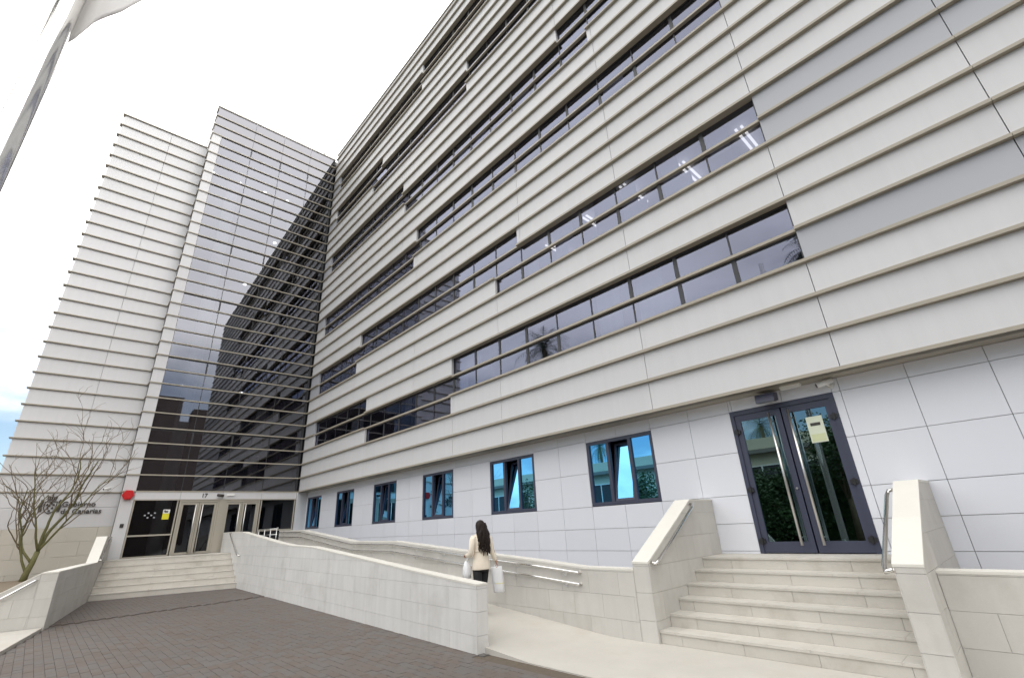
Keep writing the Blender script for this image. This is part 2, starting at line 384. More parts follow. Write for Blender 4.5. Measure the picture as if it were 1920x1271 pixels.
# lines on the plaza
FA, FB = Vector((19.305, -3.899)), Vector((0.02, -2.99))     # outer foot of the ramp's front parapet
C1 = Vector((9.30, -8.36)); W1END = Vector((0.06, -6.87))    # wall on the left of the plaza
def y_par(x): return FA.y + (FB.y - FA.y) * (x - FA.x) / (FB.x - FA.x)
def y_w1(x): return C1.y + (W1END.y - C1.y) * (x - C1.x) / (W1END.x - C1.x)
STEP_R = (4.02, -3.2); STEP_L = (2.75, -7.33)                # foot of the entrance steps
pv = []
PL, PW = 0.235, 0.118
rows = 0
y = -12.6
while y < -3.0:
    x = 2.4 + (PL / 2 if rows % 2 else 0) + random.uniform(-.004, .004)
    while x < 27.5:
        cx, cy = x + PL / 2, y + PW / 2
        yy = cy + 0.012 * (x - 12)          # rows run very slightly askew
        ok = True
        if cx < 19.35: ok = yy < y_par(cx) + 0.10
        else: ok = yy < -4.02
        if cx < 9.3: ok = ok and yy > y_w1(cx) - 0.12
        elif cx < 12.6: ok = ok and yy > -8.36 - (cx - 9.3) * 0.183
        t = (yy - STEP_L[1]) / (STEP_R[1] - STEP_L[1])
        ok = ok and cx > STEP_L[0] + (STEP_R[0] - STEP_L[0]) * t - 0.05
        dxl = 8.72 + (8.12 - 8.72) * (yy + 8.22) / (8.22 - 3.33)
        ok = ok and abs(cx - dxl) > 0.14
        if ok:
            hz = random.uniform(-0.0025, 0.0015)
            pv.append((x + .0022, x + PL - .0022, yy - PW / 2 + .0022, yy + PW / 2 - .0022, -0.03, hz))
        x += PL
    y += PW; rows += 1
emit_boxes('paver', pv, M['paver'], bed)
dr = thing('drain_channel', 'dark slot drain across the brown paving in front of the main steps', 'drain', (8.42, -5.8, 0))
V, F = prism([(8.72 - .42 - .035, -8.22 + 5.8), (8.12 - .42 - .035, -3.33 + 5.8), (8.12 - .42 + .035, -3.33 + 5.8), (8.72 - .42 + .035, -8.22 + 5.8)], -0.06, -0.008)
mesh_obj('slot', V, F, M['drain'], dr)
for s in (-1, 1):
    c0, c1 = 8.72 - .42 + s * .08, 8.12 - .42 + s * .08
    V, F = prism([(c0 - .035, -2.42), (c1 - .035, 2.47), (c1 + .035, 2.47), (c0 + .035, -2.42)], -0.03, 0.001)
    mesh_obj('edge_strip', V, F, M['paver'], dr)
# ramp and apron of pale stone
def zramp(x): return interp([(1.6, 1.185), (4.4, 1.0), (9.9, 0.54), (12.8, 0.51), (16.2, 0.27), (18.5, 0.125), (20.2, 0.004), (40, 0.004)], x)
RA, RB = Vector((20.8, -2.02)), Vector((1.3, -1.02))          # foot of the rear parapet, ramp side
def y_rear(x): return RA.y + (RB.y - RA.y) * (x - RA.x) / (RB.x - RA.x)
V, F = [], []
xs_ = [1.6, 4.4, 7, 9.9, 12.8, 16.2, 18.5, 19.42, 20.2, 21.0]
for x in xs_:
    n0 = y_par(x) + 0.1 if x < 19.4 else -3.76
    n1 = y_rear(x) + 0.1 if x < 20.8 else -1.8
    V += [(x, n0, zramp(x)), (x, n1, zramp(x)), (x, n0, -0.1), (x, n1, -0.1)]
for i in range(len(xs_) - 1):
    a = i * 4
    F += [(a, a + 4, a + 5, a + 1), (a, a + 2, a + 6, a + 4), (a + 1, a + 5, a + 7, a + 3)]
mesh_obj('ramp', V, F, M['floor'], None, 'structure')
box('apron_pavement', (21.0, 34, -3.76, -1.3, -0.1, 0.004), M['floor'], None, 'structure')
mesh_obj('gutter_strip', *prism([(19.3, -4.05), (34, -4.05), (34, -3.762), (19.3, -3.762)], -0.05, -0.012), M['gutter'], None, 'structure')
# planter behind the left wall, low landing beside it
mesh_obj('planter_bed', *prism([(-0.5, -7.0), (-0.5, -14), (8.6, -14), (9.0, -8.6)], -0.1, 0.70), M['soil'], None, 'structure')
mesh_obj('stair_landing', *prism([(9.32, -8.38), (12.4, -8.94), (12.4, -12.5), (8.7, -12.5)], -0.1, 0.06), M['floor'], None, 'structure')

# ================================================================== OFFICE WING
office = thing('office_building', 'long office wing clad in pale grey panels with ribbon windows and thin beige ledges', 'building')
UR = 23.83; P = 1.185
def g_(j): return UR - P * j
WIN = {27: [(1.28, 6.9), (13.165, UR)], 28: [(1.28, UR)], 29: [(6.95, 13.1)],
       22: [(5.86, 16.66)], 23: [(1.12, UR)], 24: [(1.12, 5.6), (15.55, UR)],
       17: [(10.6, UR)], 18: [(1.0, UR)], 19: [(1.0, 10.42)],
       12: [(1.0, 9.25), (19.1, UR)], 13: [(1.0, UR)], 14: [(9.45, 20.24)],
       7: [(1.0, 6.85), (14.28, UR)], 8: [(1.0, UR)], 9: [(5.88, 14.22)],
       2: [(10.7, UR)], 3: [(1.0, UR)], 4: [(1.0, 10.64)]}
GREY = {28, 23, 24, 17, 18, 12, 13, 7, 8, 2, 3}
XEND = 35.0
def joints(r):
    far = [26.67, 30.2, 33.0]
    if r >= 29: return far + [UR, 20.39, 15.6, 13.2, 7.2, 1.38]
    if r >= 25: return far + [UR, 20.39, 15.6, 10.72, 5.6, 1.38]
    if r >= 19: return far + [UR, 20.39, 16.8, 10.7, 5.8, 1.2]
    if r >= 14: return far + [UR, 20.39, 14.25, 9.4, 4.7, 1.2]
    return far + [UR, 19.1, 14.25, 9.3, 5.9, 1.2]
panels, greys, ledges, transoms, frames, mulls, panes = [], [], [], [], [], [], []
for r in range(32):
    z0, z1 = zr(r + 1), zr(r)
    for a, b in subtract(0.0, XEND, WIN.get(r, [])):
        for u0, u1 in split(a, b, joints(r)):
            bx = (u0 + .006, u1 - .006, 0.085, 0.195, z0 + 0.034, z1 - 0.034)
            if (u0 > UR - .1 and r in GREY) or (u1 < 1.4 and r in (23, 24, 27, 18, 13, 12, 8, 3, 4) and r in WIN): greys.append(bx)
            else: panels.append(bx)
    for a, b in WIN.get(r, []):
        # panes between mullions, which stand on the 1.185 m module
        js = [g_(j) for j in range(0, 21) if a + 0.3 < g_(j) < b - 0.3]
        for u0, u1 in split(a, b, js):
            panes.append((u0 + .012, u1 - .012, 0.187, 0.197, z0 + .03, z1 - .03))
        for k, j in enumerate(js):
            wd = 0.045 if ((j * 7 + r) % 3 < 1.6 and r % 5 in (3, 4, 2)) else 0.016
            mulls.append((j - wd, j + wd, 0.172, 0.235, z0 + .03, z1 - .03))
        frames.append((a, a + .03, 0.168, 0.24, z0 + .03, z1 - .03)); frames.append((b - .03, b, 0.168, 0.24, z0 + .03, z1 - .03))
        if not any(x0 < (a + b) / 2 < x1 for x0, x1 in WIN.get(r - 1, [])): frames.append((a + .03, b - .03, 0.168, 0.24, z1 - .075, z1 - .034))
        if not any(x0 < (a + b) / 2 < x1 for x0, x1 in WIN.get(r + 1, [])): frames.append((a + .03, b - .03, 0.168, 0.24, z0 + .03, z0 + .07))
panels.append((0, XEND, 0.085, 0.2, zr(0) + .03, zr(0) + .40))
for k in range(0, 33):
    up, dn = WIN.get(k - 1, []), WIN.get(k, [])
    both = [(max(a, c), min(b, d)) for a, b in up for c, d in dn if min(b, d) - max(a, c) > 0.1]
    z = zr(k)
    for a, b in both: transoms.append((a + .002, b - .002, 0.09, 0.182, z - .03, z + .03))
    for a, b in subtract(0.0, XEND, both):
        for u0, u1 in split(a, b, [26.67, 30.2]):
            ledges.append((u0 + (.003 if u0 > .1 else 0), u1 - .003, 0.0, 0.20, z - .029, z + .029))
ledges.append((0, XEND, 0.03, 0.32, zr(0) + .40, zr(0) + .44))
emit_boxes('cladding_panel', panels, M['panel'], office)
emit_boxes('grey_cladding_panel', greys, M['panel_grey'], office)
emit_boxes('ledge', ledges, M['ledge'], office)
emit_boxes('window_transom', transoms, M['ledge'], office)
emit_boxes('window_frame', frames, M['dark'], office)
emit_boxes('mullion', mulls, M['dark'], office)
emit_boxes('window_pane', panes, M['glass_band'], office)
# blinds behind some of the panes
bl = []
rb = random.Random(5)
for p in panes:
    c = (p[0] + p[1]) / 2
    near = any(abs(c - t) < 0.7 and lo < p[4] < hi for t, lo, hi in [(21.0, 5.5, 7), (20.3, 5.5, 7), (20.9, 8, 9.8), (18.6, 8, 9.8), (13.6, 5.5, 7)])
    if near or rb.random() < 0.17:
        f = rb.choice([0.4, 0.6, 1.0])
        bl.append((p[0] + .02, p[0] + (p[1] - p[0]) * f, 0.40, 0.43, p[4] - 0.02, p[5] + .05))
emit_boxes('blind', bl, M['blind'], office)
# shell, storeys and ceiling lights
box('roof', (0, XEND, 0.30, 13, zr(0) + 0.0, zr(0) + 0.36), M['soffit'], office)
box('back_wall', (-0.0, XEND, 12.6, 13, 0, zr(0)), M['panel'], office)
box('side_wall', (XEND, XEND + .3, 0.1, 13, 0, zr(0) + .3), M['panel'], office)
box('inner_side_wall', (0.02, 0.1, 0.32, 12.6, 0, zr(0)), M['int_wall'], office)
box('inner_wall', (0.1, XEND, 5.4, 5.5, 0, zr(0)), M['int_wall'], office)
for i in range(7):
    zf = 4.42 + 5 * H * i
    box('floor_slab', (0.1, XEND, 0.36, 5.4, zf - 0.5, zf), M['ceiling'], office)
for x in (4.7, 9.3, 14.3, 19.1):
    box('partition', (x, x + .1, 0.9, 5.4, 4.45, zr(0)), M['int_wall'], office)
for (x, y, zc) in [(21.55, 2.2, 10.54), (23.1, 2.2, 10.54), (18.4, 2.0, 10.54), (20.0, 1.7, 10.54), (16.6, 2.2, 10.54), (19.0, 3.4, 7.2)]:
    z = zc - 5 * H * 0
    fx = box('ceiling_light', (x - .09, x - .03, y - .62, y + .62, z - .06, z - .03), M['tube_light'], office)
    fx = box('ceiling_light', (x + .05, x + .11, y - .62, y + .62, z - .06, z - .03), M['tube_light'], office)
# soffit
box('soffit', (0.0, XEND, 0.012, 0.52, ZS - .022, ZS - .03 + .001), M['soffit'], office)
# ---- ground floor wall of pale panels on a 0.91 m module
WX = [(0.22, 1.95), (3.70, 5.46), (7.24, 9.05), (10.86, 12.67), (14.52, 16.36), (18.19, 20.02)]
WZ = (1.985, 3.455)
DX = (21.77, 23.53); DZ = (1.0, 3.495)
D = 0.50
opens = [(a, b, WZ[0], WZ[1]) for a, b in WX] + [(DX[0], DX[1], DZ[0], DZ[1])]
cols = [0.12] + [17.28 - 0.91 * k for k in range(18, 0, -1)] + [17.28 + 0.91 * k for k in range(0, 20)]
cols = [c for c in cols if 0.1 < c < XEND] + [XEND]
zrows = [-0.05, 0.45, 1.04, 1.495, 1.975, 2.735, 3.49, ZS - .03]
tiles = []
for za, zb in zip(zrows[:-1], zrows[1:]):
    for ua, ub in zip(cols[:-1], cols[1:]):
        cell = [(ua, ub, za, zb)]
        for o0, o1, p0, p1 in opens:
            nxt = []
            for a, b, c, d in cell:
                if o1 <= a or o0 >= b or p1 <= c or p0 >= d: nxt.append((a, b, c, d)); continue
                if o0 > a: nxt.append((a, o0, c, d))
                if o1 < b: nxt.append((o1, b, c, d))
                if p0 > c: nxt.append((max(a, o0), min(b, o1), c, p0))
                if p1 < d: nxt.append((max(a, o0), min(b, o1), p1, d))
            cell = nxt
        tiles += [t for t in cell if t[1] - t[0] > .02 and t[3] - t[2] > .02]
emit_boxes('wall_panel', [(a + .004, b - .004, D, D + .04, c + .004, d - .004) for a, b, c, d in tiles], M['wall_panel'], office)
boxes_mesh('wall_core', [(a, b, D + .042, D + .16, c, d) for a, b, c, d in tiles], M['joint'], office)
box('corner_post', (0.0, 0.115, 0.0, 0.56, 0, ZS - .032), M['panel'], office)
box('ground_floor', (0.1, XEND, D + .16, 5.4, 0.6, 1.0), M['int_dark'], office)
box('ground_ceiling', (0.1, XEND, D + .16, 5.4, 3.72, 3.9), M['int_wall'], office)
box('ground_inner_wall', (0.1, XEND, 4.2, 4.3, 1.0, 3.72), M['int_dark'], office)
# ---- ground floor windows: frame > three lights, the middle one tipped inwards
def frame_boxes(a, b, z0, z1, t, d0, d1, mids=()):
    r = [(a, b, d0, d1, z1 - t, z1), (a, b, d0, d1, z0, z0 + t), (a, a + t, d0, d1, z0 + t, z1 - t), (b - t, b, d0, d1, z0 + t, z1 - t)]
    for mx in mids: r.append((mx - t * .55, mx + t * .55, d0, d1, z0 + t, z1 - t))
    return r
for k, (a, b) in enumerate(WX):
    w = (b - a) / 3
    f = boxes_mesh('window', frame_boxes(a, b, WZ[0], WZ[1], 0.075, D + .012, D + .10, (a + w, a + 2 * w)), M['slate'], office)
    z0, z1 = WZ[0] + .075, WZ[1] - .075
    for q0, q1 in ((a + .075, a + w - .041), (a + 2 * w + .041, b - .075)):
        box('pane', (q0, q1, D + .05, D + .06, z0, z1), M['glass_blue'], f)
    # tipped sash, hinged along its foot
    q0, q1 = a + w + .045, a + 2 * w - .045
    tilt = math.radians((7.5, 9.5, 6.5, 9, 10.5, 9.5)[k])
    def tip(bs):
        V, F = [], []
        for c in bs:
            n = len(V)
            for v in CUBE_V:
                x = (c[0] + c[1]) / 2 + v[0] * (c[1] - c[0]); yv = (c[2] + c[3]) / 2 + v[1] * (c[3] - c[2]); z = (c[4] + c[5]) / 2 + v[2] * (c[5] - c[4])
                h = z - z0; dy_ = yv - (D + .05)
                V.append((x, D + .05 + dy_ * math.cos(tilt) + h * math.sin(tilt), z0 + h * math.cos(tilt) - dy_ * math.sin(tilt)))
            F += [tuple(i + n for i in ff) for ff in CUBE_F]
        return V, F
    mesh_obj('sash', *tip(frame_boxes(q0, q1, z0, z1 - .01, 0.05, D + .03, D + .075)), M['slate'], f)
    mesh_obj('sash_pane', *tip([(q0 + .05, q1 - .05, D + .045, D + .055, z0 + .05, z1 - .06)]), M['glass_blue'], f)
    box('curtain', (a + .1, a + w * (0.72 if k == 5 else 0.6), D + .22, D + .25, WZ[0] + .0, WZ[0] + (0.72 if k > 3 else 1.0)), M['curtain_teal'], f)
# ---- double glass door
fr = boxes_mesh('door', [(DX[0], DX[1], D - .008, D + .10, DZ[1] - .085, DZ[1]), (DX[0], DX[0] + .07, D - .008, D + .10, 1.004, DZ[1] - .085), (DX[1] - .07, DX[1], D - .008, D + .10, 1.004, DZ[1] - .085)], M['slate'], office)
xm = (DX[0] + DX[1]) / 2 + 0.02
for side in (0, 1):
    a, b = (DX[0] + .072, xm - .012) if side == 0 else (xm + .012, DX[1] - .072)
    z0, z1 = 1.014, DZ[1] - .09
    t = .095
    lf = [(a, b, D + .012, D + .075, z1 - .11, z1), (a, b, D + .012, D + .075, z0, z0 + .17), (a, a + t, D + .012, D + .075, z0 + .17, z1 - .11), (b - t, b, D + .012, D + .075, z0 + .17, z1 - .11)]
    boxes_mesh('door_leaf', lf, M['slate'], fr)
    box('door_pane', (a + t, b - t, D + .035, D + .047, z0 + .17, z1 - .11), M['glass_door'], fr)
    hx = b - .17 if side == 0 else a + .13
    hd = merge([tube([(hx, D - .085, 1.13), (hx, D - .085, 3.34)], .023, 10), tube([(hx, D - .085, 1.25), (hx, D + .02, 1.25)], .012, 6), tube([(hx, D - .085, 3.2), (hx, D + .02, 3.2)], .012, 6)])
    mesh_obj('door_handle', *hd, M['steel'], fr, smooth=True)
    for hz in (1.2, 2.05, 3.1):
        he = DX[0] + .075 if side == 0 else DX[1] - .075
        boxes_mesh('hinge', [(he - .055, he + .055, D - .02, D + .02, hz - .035, hz + .035), (he - .018, he + .018, D - .035, D + .01, hz - .055, hz + .055)], M['black'], fr)
lk = merge([tube([(xm - .06, D - .01, 2.02), (xm - .06, D + .02, 2.02)], .018, 8)])
mesh_obj('lock', *lk, M['steel'], fr)
box('notice', (23.02, 23.27, D + .026, D + .033, 2.72, 3.16), M['sign_paper'], fr)
box('notice_print', (23.07, 23.22, D + .021, D + .0255, 3.0, 3.05), M['sign_metal'], fr)
box('notice_stripe', (23.04, 23.25, D + .021, D + .0255, 2.74, 2.86), M['notice_tint'], fr)

# ================================================================== ENTRANCE TOWER (turned 1 degree off square)
T = math.radians(-1.0)
DV = Vector((math.sin(T), -math.cos(T), 0))
tower = thing('entrance_tower', 'tall glazed entrance tower with beige ledges and a pale panelled side wing', 'building', (0, 0, 0), math.atan2(DV.y, DV.x))
TM = Matrix.Rotation(math.atan2(DV.y, DV.x), 4, 'Z')
def tb(v0, v1, d0, d1, z0, z1): return (v0, v1, -d1, -d0, z0, z1)      # v along the front, d into the building
MV = [1.62, 3.26, 4.88]
VG, VT, VW = 6.47, 6.90, 10.62
SB = 0.62                                     # the wing stands this far back
tp, tg, tl, ts, tm = [], [], [], [], []
for r in range(32):
    z0, z1 = zr(r + 1), zr(r)
    if r < 3:
        for a, b in split(0.02, VT, MV): ts.append(tb(a + .006, b - .006, 0.062, .16, z0 + .026, z1 - .026))
    else:
        for a, b in split(0.10, VG, MV): tg.append(tb(a + .012, b - .012, .068, .08, z0 + .01, z1 - .01))
        tp.append(tb(VG, VT - .002, .05, .30, z0 + .022, z1 - .022))
        heavy = (r - 3) % 5 == 0
        for mv in MV: tm.append(tb(mv - (.035 if heavy else .013), mv + (.035 if heavy else .013), .062, .11, z0 + .02, z1 - .02))
        if heavy: tm.append(tb(0.1, VG, .0635, .115, z1 - .09, z1 - .026))
    if r >= 4:
        for a, b in split(VT, VW, [8.6]): tp.append(tb(a + .006, b - .006, SB + .085, SB + .3, z0 + .028, z1 - .028))
for k in range(0, 33):
    z = zr(k)
    tl.append(tb(0.0, VT + .05, 0.0, .06, z - .024, z + .024))
    tl.append(tb(VT - .002, VT + .05, .061, SB + .05, z - .024, z + .024))
    if k >= 4:
        tl.append(tb(VT + .052, VW + .09, SB + .015, SB + .29, z - .021, z + .021))
emit_boxes('spandrel_panel', ts, M['spandrel'], tower, TM)
emit_boxes('cladding_panel', tp, M['panel'], tower, TM)
emit_boxes('ledge', tl, M['ledge'], tower, TM)
emit_boxes('mullion', tm, M['dark'], tower, TM)
emit_boxes('window_pane', tg, M['glass_tower'], tower, TM)
box('corner_frame', tb(0.0, .10, .062, .30, 1.2, zr(3)), M['dark'], tower)
box('roof', tb(-.3, VT, .16, 10, zr(0) - .3, zr(0) - .02), M['panel'], tower)
sp = []
for r in range(0, 5): sp.append(tb(VT - .05, VT, .16 if r < 3 else .302, 10, zr(r + 1) + .02, zr(r) - .02))
emit_boxes('side_panel', sp, M['panel'], tower, TM)
box('side_wall', tb(VT - .06, VT - .002, .31, 10, 0, zr(5)), M['int_wall'], tower)
box('wing_core', tb(VT + .02, VW - .02, SB + .3, 10, 0.0, zr(4) - .03), M['panel'], tower)
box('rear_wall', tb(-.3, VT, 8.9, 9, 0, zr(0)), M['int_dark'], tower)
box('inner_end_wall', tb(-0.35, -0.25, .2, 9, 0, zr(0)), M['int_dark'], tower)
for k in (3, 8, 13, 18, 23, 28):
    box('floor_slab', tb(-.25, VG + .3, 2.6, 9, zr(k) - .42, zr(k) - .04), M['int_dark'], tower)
mesh_obj('column', *tube([(5.25, -1.5, 1.2), (5.25, -1.5, zr(1))], .30, 20), M['column'], tower, smooth=True)
mesh_obj('column', *tube([(1.2, -4.2, 1.2), (1.2, -4.2, zr(1))], .25, 16), M['column'], tower, smooth=True)
for v, d, z in [(6.25, 3.0, zr(3) - .44), (4.8, 3.0, zr(3) - .44), (3.3, 3.0, zr(3) - .44), (5.0, 3.2, zr(8) - .44), (1.9, 3.0, zr(3) - .44), (2.2, 3.2, zr(8) - .44), (3.4, 3.4, zr(13) - .44), (5.3, 3.3, zr(23) - .44), (2.6, 3.3, zr(23) - .44)]:
    mesh_obj('downlight', *tube([(v, -d, z + .005), (v, -d, z - .03)], .085, 12), M['spot_light'], tower)
# ground floor of the tower
ZL = 1.185
hp = [tb(a + .005, b - .005, .02, .14, 3.43, ZS - .026) for a, b in split(0.0, VG, MV)]
emit_boxes('header_panel', hp, M['panel'], tower, TM)
box('header_rail', tb(0.0, VG, .0, .16, 3.385, 3.428), M['bronze'], tower)
box('pilaster_panel', tb(VG + .002, VT, .05, .30, ZL - .3, ZS - .026), M['panel'], tower)
def leafset(v0, v1):
    f = boxes_mesh('door', [tb(v0, v0 + .07, .02, .16, ZL, 3.384), tb(v1 - .07, v1, .02, .16, ZL, 3.384), tb(v0 + .07, v1 - .07, .02, .16, 3.30, 3.384)], M['bronze'], tower)
    vm = (v0 + v1) / 2
    for a, b, hv in ((v0 + .075, vm - .006, vm - .13), (vm + .006, v1 - .075, vm + .13)):
        t = .085
        boxes_mesh('door_leaf', [tb(a, a + t, .04, .10, ZL + .01, 3.295), tb(b - t, b, .04, .10, ZL + .01, 3.295), tb(a + t, b - t, .04, .10, 3.20, 3.295), tb(a + t, b - t, .04, .10, ZL + .01, ZL + .10)], M['bronze'], f)
        box('door_pane', tb(a + t, b - t, .062, .074, ZL + .10, 3.20), M['glass_dark'], f)
        mesh_obj('door_handle', *merge([tube([(hv, .06, ZL + .05), (hv, .06, 3.2)], .022, 8), tube([(hv, .06, ZL + .3), (hv, -.05, ZL + .3)], .011, 6), tube([(hv, .06, 3.0), (hv, -.05, 3.0)], .011, 6)]), M['steel'], f, smooth=True)
leafset(3.36, 4.86); leafset(1.64, 3.12)
box('door_post', tb(3.122, 3.358, .0, .2, ZL, 3.384), M['bronze'], tower)
for v0, v1 in ((4.90, VG - .01), (0.02, 1.60)):
    s = boxes_mesh('sidelight', [tb(v0, v0 + .05, .03, .13, ZL, 3.384), tb(v1 - .05, v1, .03, .13, ZL, 3.384), tb(v0 + .05, v1 - .05, .03, .13, 1.985, 2.045), tb(v0 + .05, v1 - .05, .03, .13, ZL, ZL + .05)], M['bronze'], tower)
    box('sidelight_pane', tb(v0 + .05, v1 - .05, .075, .087, 2.045, 3.384), M['glass_dark'], s)
    box('sidelight_pane', tb(v0 + .05, v1 - .05, .075, .087, ZL + .05, 1.985), M['glass_dark'], s)
    if v0 > 2:
        box('sticker', tb(5.14, 5.38, .066, .072, 2.62, 2.86), M['yellow'], s)
        box('sticker_top', tb(5.14, 5.38, .066, .072, 2.863, 3.02), M['white'], s)
        boxes_mesh('sticker_mark', [tb(5.20, 5.31, .060, .065, 2.90, 2.96), tb(5.30, 5.34, .060, .065, 2.92, 2.99)], M['black'], s)
        dots = []
        for i in range(4):
            for j in range(3):
                if (i + j) % 2 == 0: dots.append(tb(5.62 + i * .11, 5.68 + i * .11, .068, .074, 2.68 + j * .09, 2.73 + j * .09))
        boxes_mesh('glass_marking', dots, M['panel_grey'], s)
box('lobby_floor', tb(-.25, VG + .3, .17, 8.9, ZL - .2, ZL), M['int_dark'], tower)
# wing below the cladding: two rows of panels over stone
wp = []
for z0, z1 in ((3.18, ZS - .026), (2.43, 3.18)):
    for a, b in split(VT, VW, [8.6]): wp.append(tb(a + .004, b - .004, SB + .06, SB + .30, z0 + .004, z1 - .004))
emit_boxes('wall_panel', wp, M['panel'], tower, TM)
st = []
for i, z in enumerate([0.35, 0.87, 1.39, 1.91]):
    a0 = VT; off = 0.45 if i % 2 else 0.9
    for a, b in split(VT, VW, [VT + off + .9 * k for k in range(5)]): st.append(tb(a + .003, b - .003, SB + .05, SB + .28, z + .003, z + .517))
emit_boxes('stone_tile', st, M['stone_wing'], tower, TM)

# ================================================================== STONE WALLS
def stone_wall(name, label, cat, A, B, thick, top, bot, tw, th, mt, cap=None, cap_over=0.004, sides=(1, 1), ends=(1, 1), capt=0.03, seed=1):
    """wall from A to B (its face), thickness to the left of A->B; top and bottom are profiles over the run s.
    A core with stone tiles on both faces and ends and coping stones along the top."""
    rr = random.Random(seed)
    A, B = Vector((A[0], A[1])), Vector((B[0], B[1]))
    Ld = (B - A).length; t = (B - A) / Ld; n = Vector((-t.y, t.x))
    root = thing(name, label, cat, (A.x, A.y, 0))
    G = 0.012; tiles_ = []
    def P3(s, w, z): q = t * s + n * w; return Vector((q.x, q.y, z))
    def poly(s0, s1, z0, z1):
        ss = sorted(set([s0, s1] + [p[0] for p in top + bot if s0 < p[0] < s1]))
        # add points where the tile row meets the profile
        ex = []
        for a, b in zip(ss[:-1], ss[1:]):
            for prof, zz in ((top, z1), (top, z0), (bot, z0), (bot, z1)):
                za, zb = interp(prof, a) - (capt if prof is top else 0), interp(prof, b) - (capt if prof is top else 0)
                if (za - zz) * (zb - zz) < -1e-9: ex.append(a + (b - a) * (zz - za) / (zb - za))
        ss = sorted(set(ss + ex))
        lo = [max(interp(bot, s), z0) for s in ss]; hi = [min(interp(top, s) - capt, z1) for s in ss]
        keep = [i for i in range(len(ss)) if hi[i] - lo[i] > -1e-6]
        if len(keep) < 2: return None
        pts = [(ss[i], lo[i]) for i in keep] + [(ss[i], hi[i]) for i in reversed(keep)]
        res = []
        for p in pts:
            if not res or (abs(p[0] - res[-1][0]) + abs(p[1] - res[-1][1]) > 1e-4): res.append(p)
        if abs(res[0][0] - res[-1][0]) + abs(res[0][1] - res[-1][1]) < 1e-4: res.pop()
        if len(res) < 3: return None
        ar = abs(sum(res[i][0] * res[(i + 1) % len(res)][1] - res[(i + 1) % len(res)][0] * res[i][1] for i in range(len(res)))) / 2
        return res if ar > 0.0004 else None
    # core
    ss = sorted(set([G, Ld - G] + [p[0] for p in top + bot if G < p[0] < Ld - G]))
    pts = [(s, interp(bot, s)) for s in ss] + [(s, interp(top, s) - capt - .002) for s in reversed(ss)]
    V, F = flat_prism([P3(s, G, z) for s, z in pts], n.to_3d() * (thick - 2 * G))
    mesh_obj('core', V, F, M['joint'], root)
    zlo = min(p[1] for p in bot); zhi = max(p[1] for p in top)
    for side in (0, 1):
        if not sides[side]: continue
        z = zlo; k = 0
        while z < zhi:
            s = -tw * (0.5 if k % 2 else 0.0) - rr.uniform(0, .05)
            while s < Ld:
                s0, s1 = max(0, s + .0016), min(Ld, s + tw - .0016)
                if s1 - s0 > .004:
                    pp = poly(s0, s1, z + .0016, z + th - .0016)
                    if pp:
                        proud = rr.uniform(-.0008, .0008)
                        if side == 0: V, F = flat_prism([P3(a, proud, b) for a, b in pp], n.to_3d() * (G - .001 - proud))
                        else: V, F = flat_prism([P3(a, thick - G + .001, b) for a, b in pp], n.to_3d() * (G - .001 + proud))
                        tiles_.append((V, F))
                s += tw
            z += th; k += 1
    emit_meshes('stone_tile', tiles_, mt, root, Vector((A.x, A.y, 0)))
    for e, s in ((0, 0.0), (1, Ld)):
        if not ends[e]: continue
        z = interp(bot, s); zt = interp(top, s) - capt
        while z < zt - .01:
            z1 = min(z + th, zt)
            s0, s1 = (0.0, G - .001) if e == 0 else (Ld - G + .001, Ld)
            V, F = flat_prism([P3(s0, G, z + .002), P3(s1, G, z + .002), P3(s1, G, z1 - .002), P3(s0, G, z1 - .002)], n.to_3d() * (thick - 2 * G))
            mesh_obj('end_tile', V, F, mt, root)
            z = z1
    # coping stones
    ss = sorted(set([0, Ld] + [p[0] for p in top if 0 < p[0] < Ld]))
    for a, b in zip(ss[:-1], ss[1:]):
        k = max(1, round((b - a) / (tw * 1.5)))
        for i in range(k):
            s0, s1 = a + (b - a) * i / k, a + (b - a) * (i + 1) / k
            g0 = .0015
            z0, z1 = interp(top, s0), interp(top, s1)
            o0 = -cap_over if s0 == 0 else g0; o1 = cap_over if abs(s1 - Ld) < 1e-6 else -g0
            V, F = flat_prism([P3(s0 + o0, -cap_over, z0 - capt + .001), P3(s1 + o1, -cap_over, z1 - capt + .001), P3(s1 + o1, -cap_over, z1), P3(s0 + o0, -cap_over, z0)], n.to_3d() * (thick + 2 * cap_over))
            mesh_obj('coping_stone', V, F, cap or M['stone_light'], root)
    return root, P3, Ld
# ramp's front parapet; A is the free end so that "left" of A->B points to the ramp?  (A->B runs to -x, left is -y) hence B->A
top_f = [(x, z) for x, z in [(0.0, 1.99), (1.5, 1.99), (3.68, 1.94), (8.94, 1.51), (10.16, 1.44), (11.9, 1.40), (14.5, 1.22), (17.4, 1.012), (19.33, 0.885)]]
Lf = (FA - FB).length
front, _, _ = stone_wall('ramp_parapet', 'long pale stone parapet sloping down beside the brown paved forecourt', 'wall', FB, FA, 0.205,
    [(x * Lf / 19.305, z) for x, z in top_f], [(0, -0.08), (Lf, -0.08)], 0.62, 0.30, M['stone_grey'], seed=3)
top_r = [(1.3, 1.96), (4.6, 1.90), (9.9, 1.44), (12.8, 1.418), (16.15, 1.195), (18.5, 1.05), (19.75, 0.96), (20.79, 0.96)]
Lr = (RA - RB).length
rp = [((x - 1.3) * Lr / (20.8 - 1.3), z) for x, z in top_r]
rear, PR, _ = stone_wall('ramp_back_parapet', 'pale stone parapet with two steel rails along the building side of the ramp', 'wall', RB, RA, 0.22,
    rp, [(0, -0.08), (Lr, -0.08)], 0.62, 0.33, M['stone'], sides=(1, 1), ends=(1, 0), seed=5)
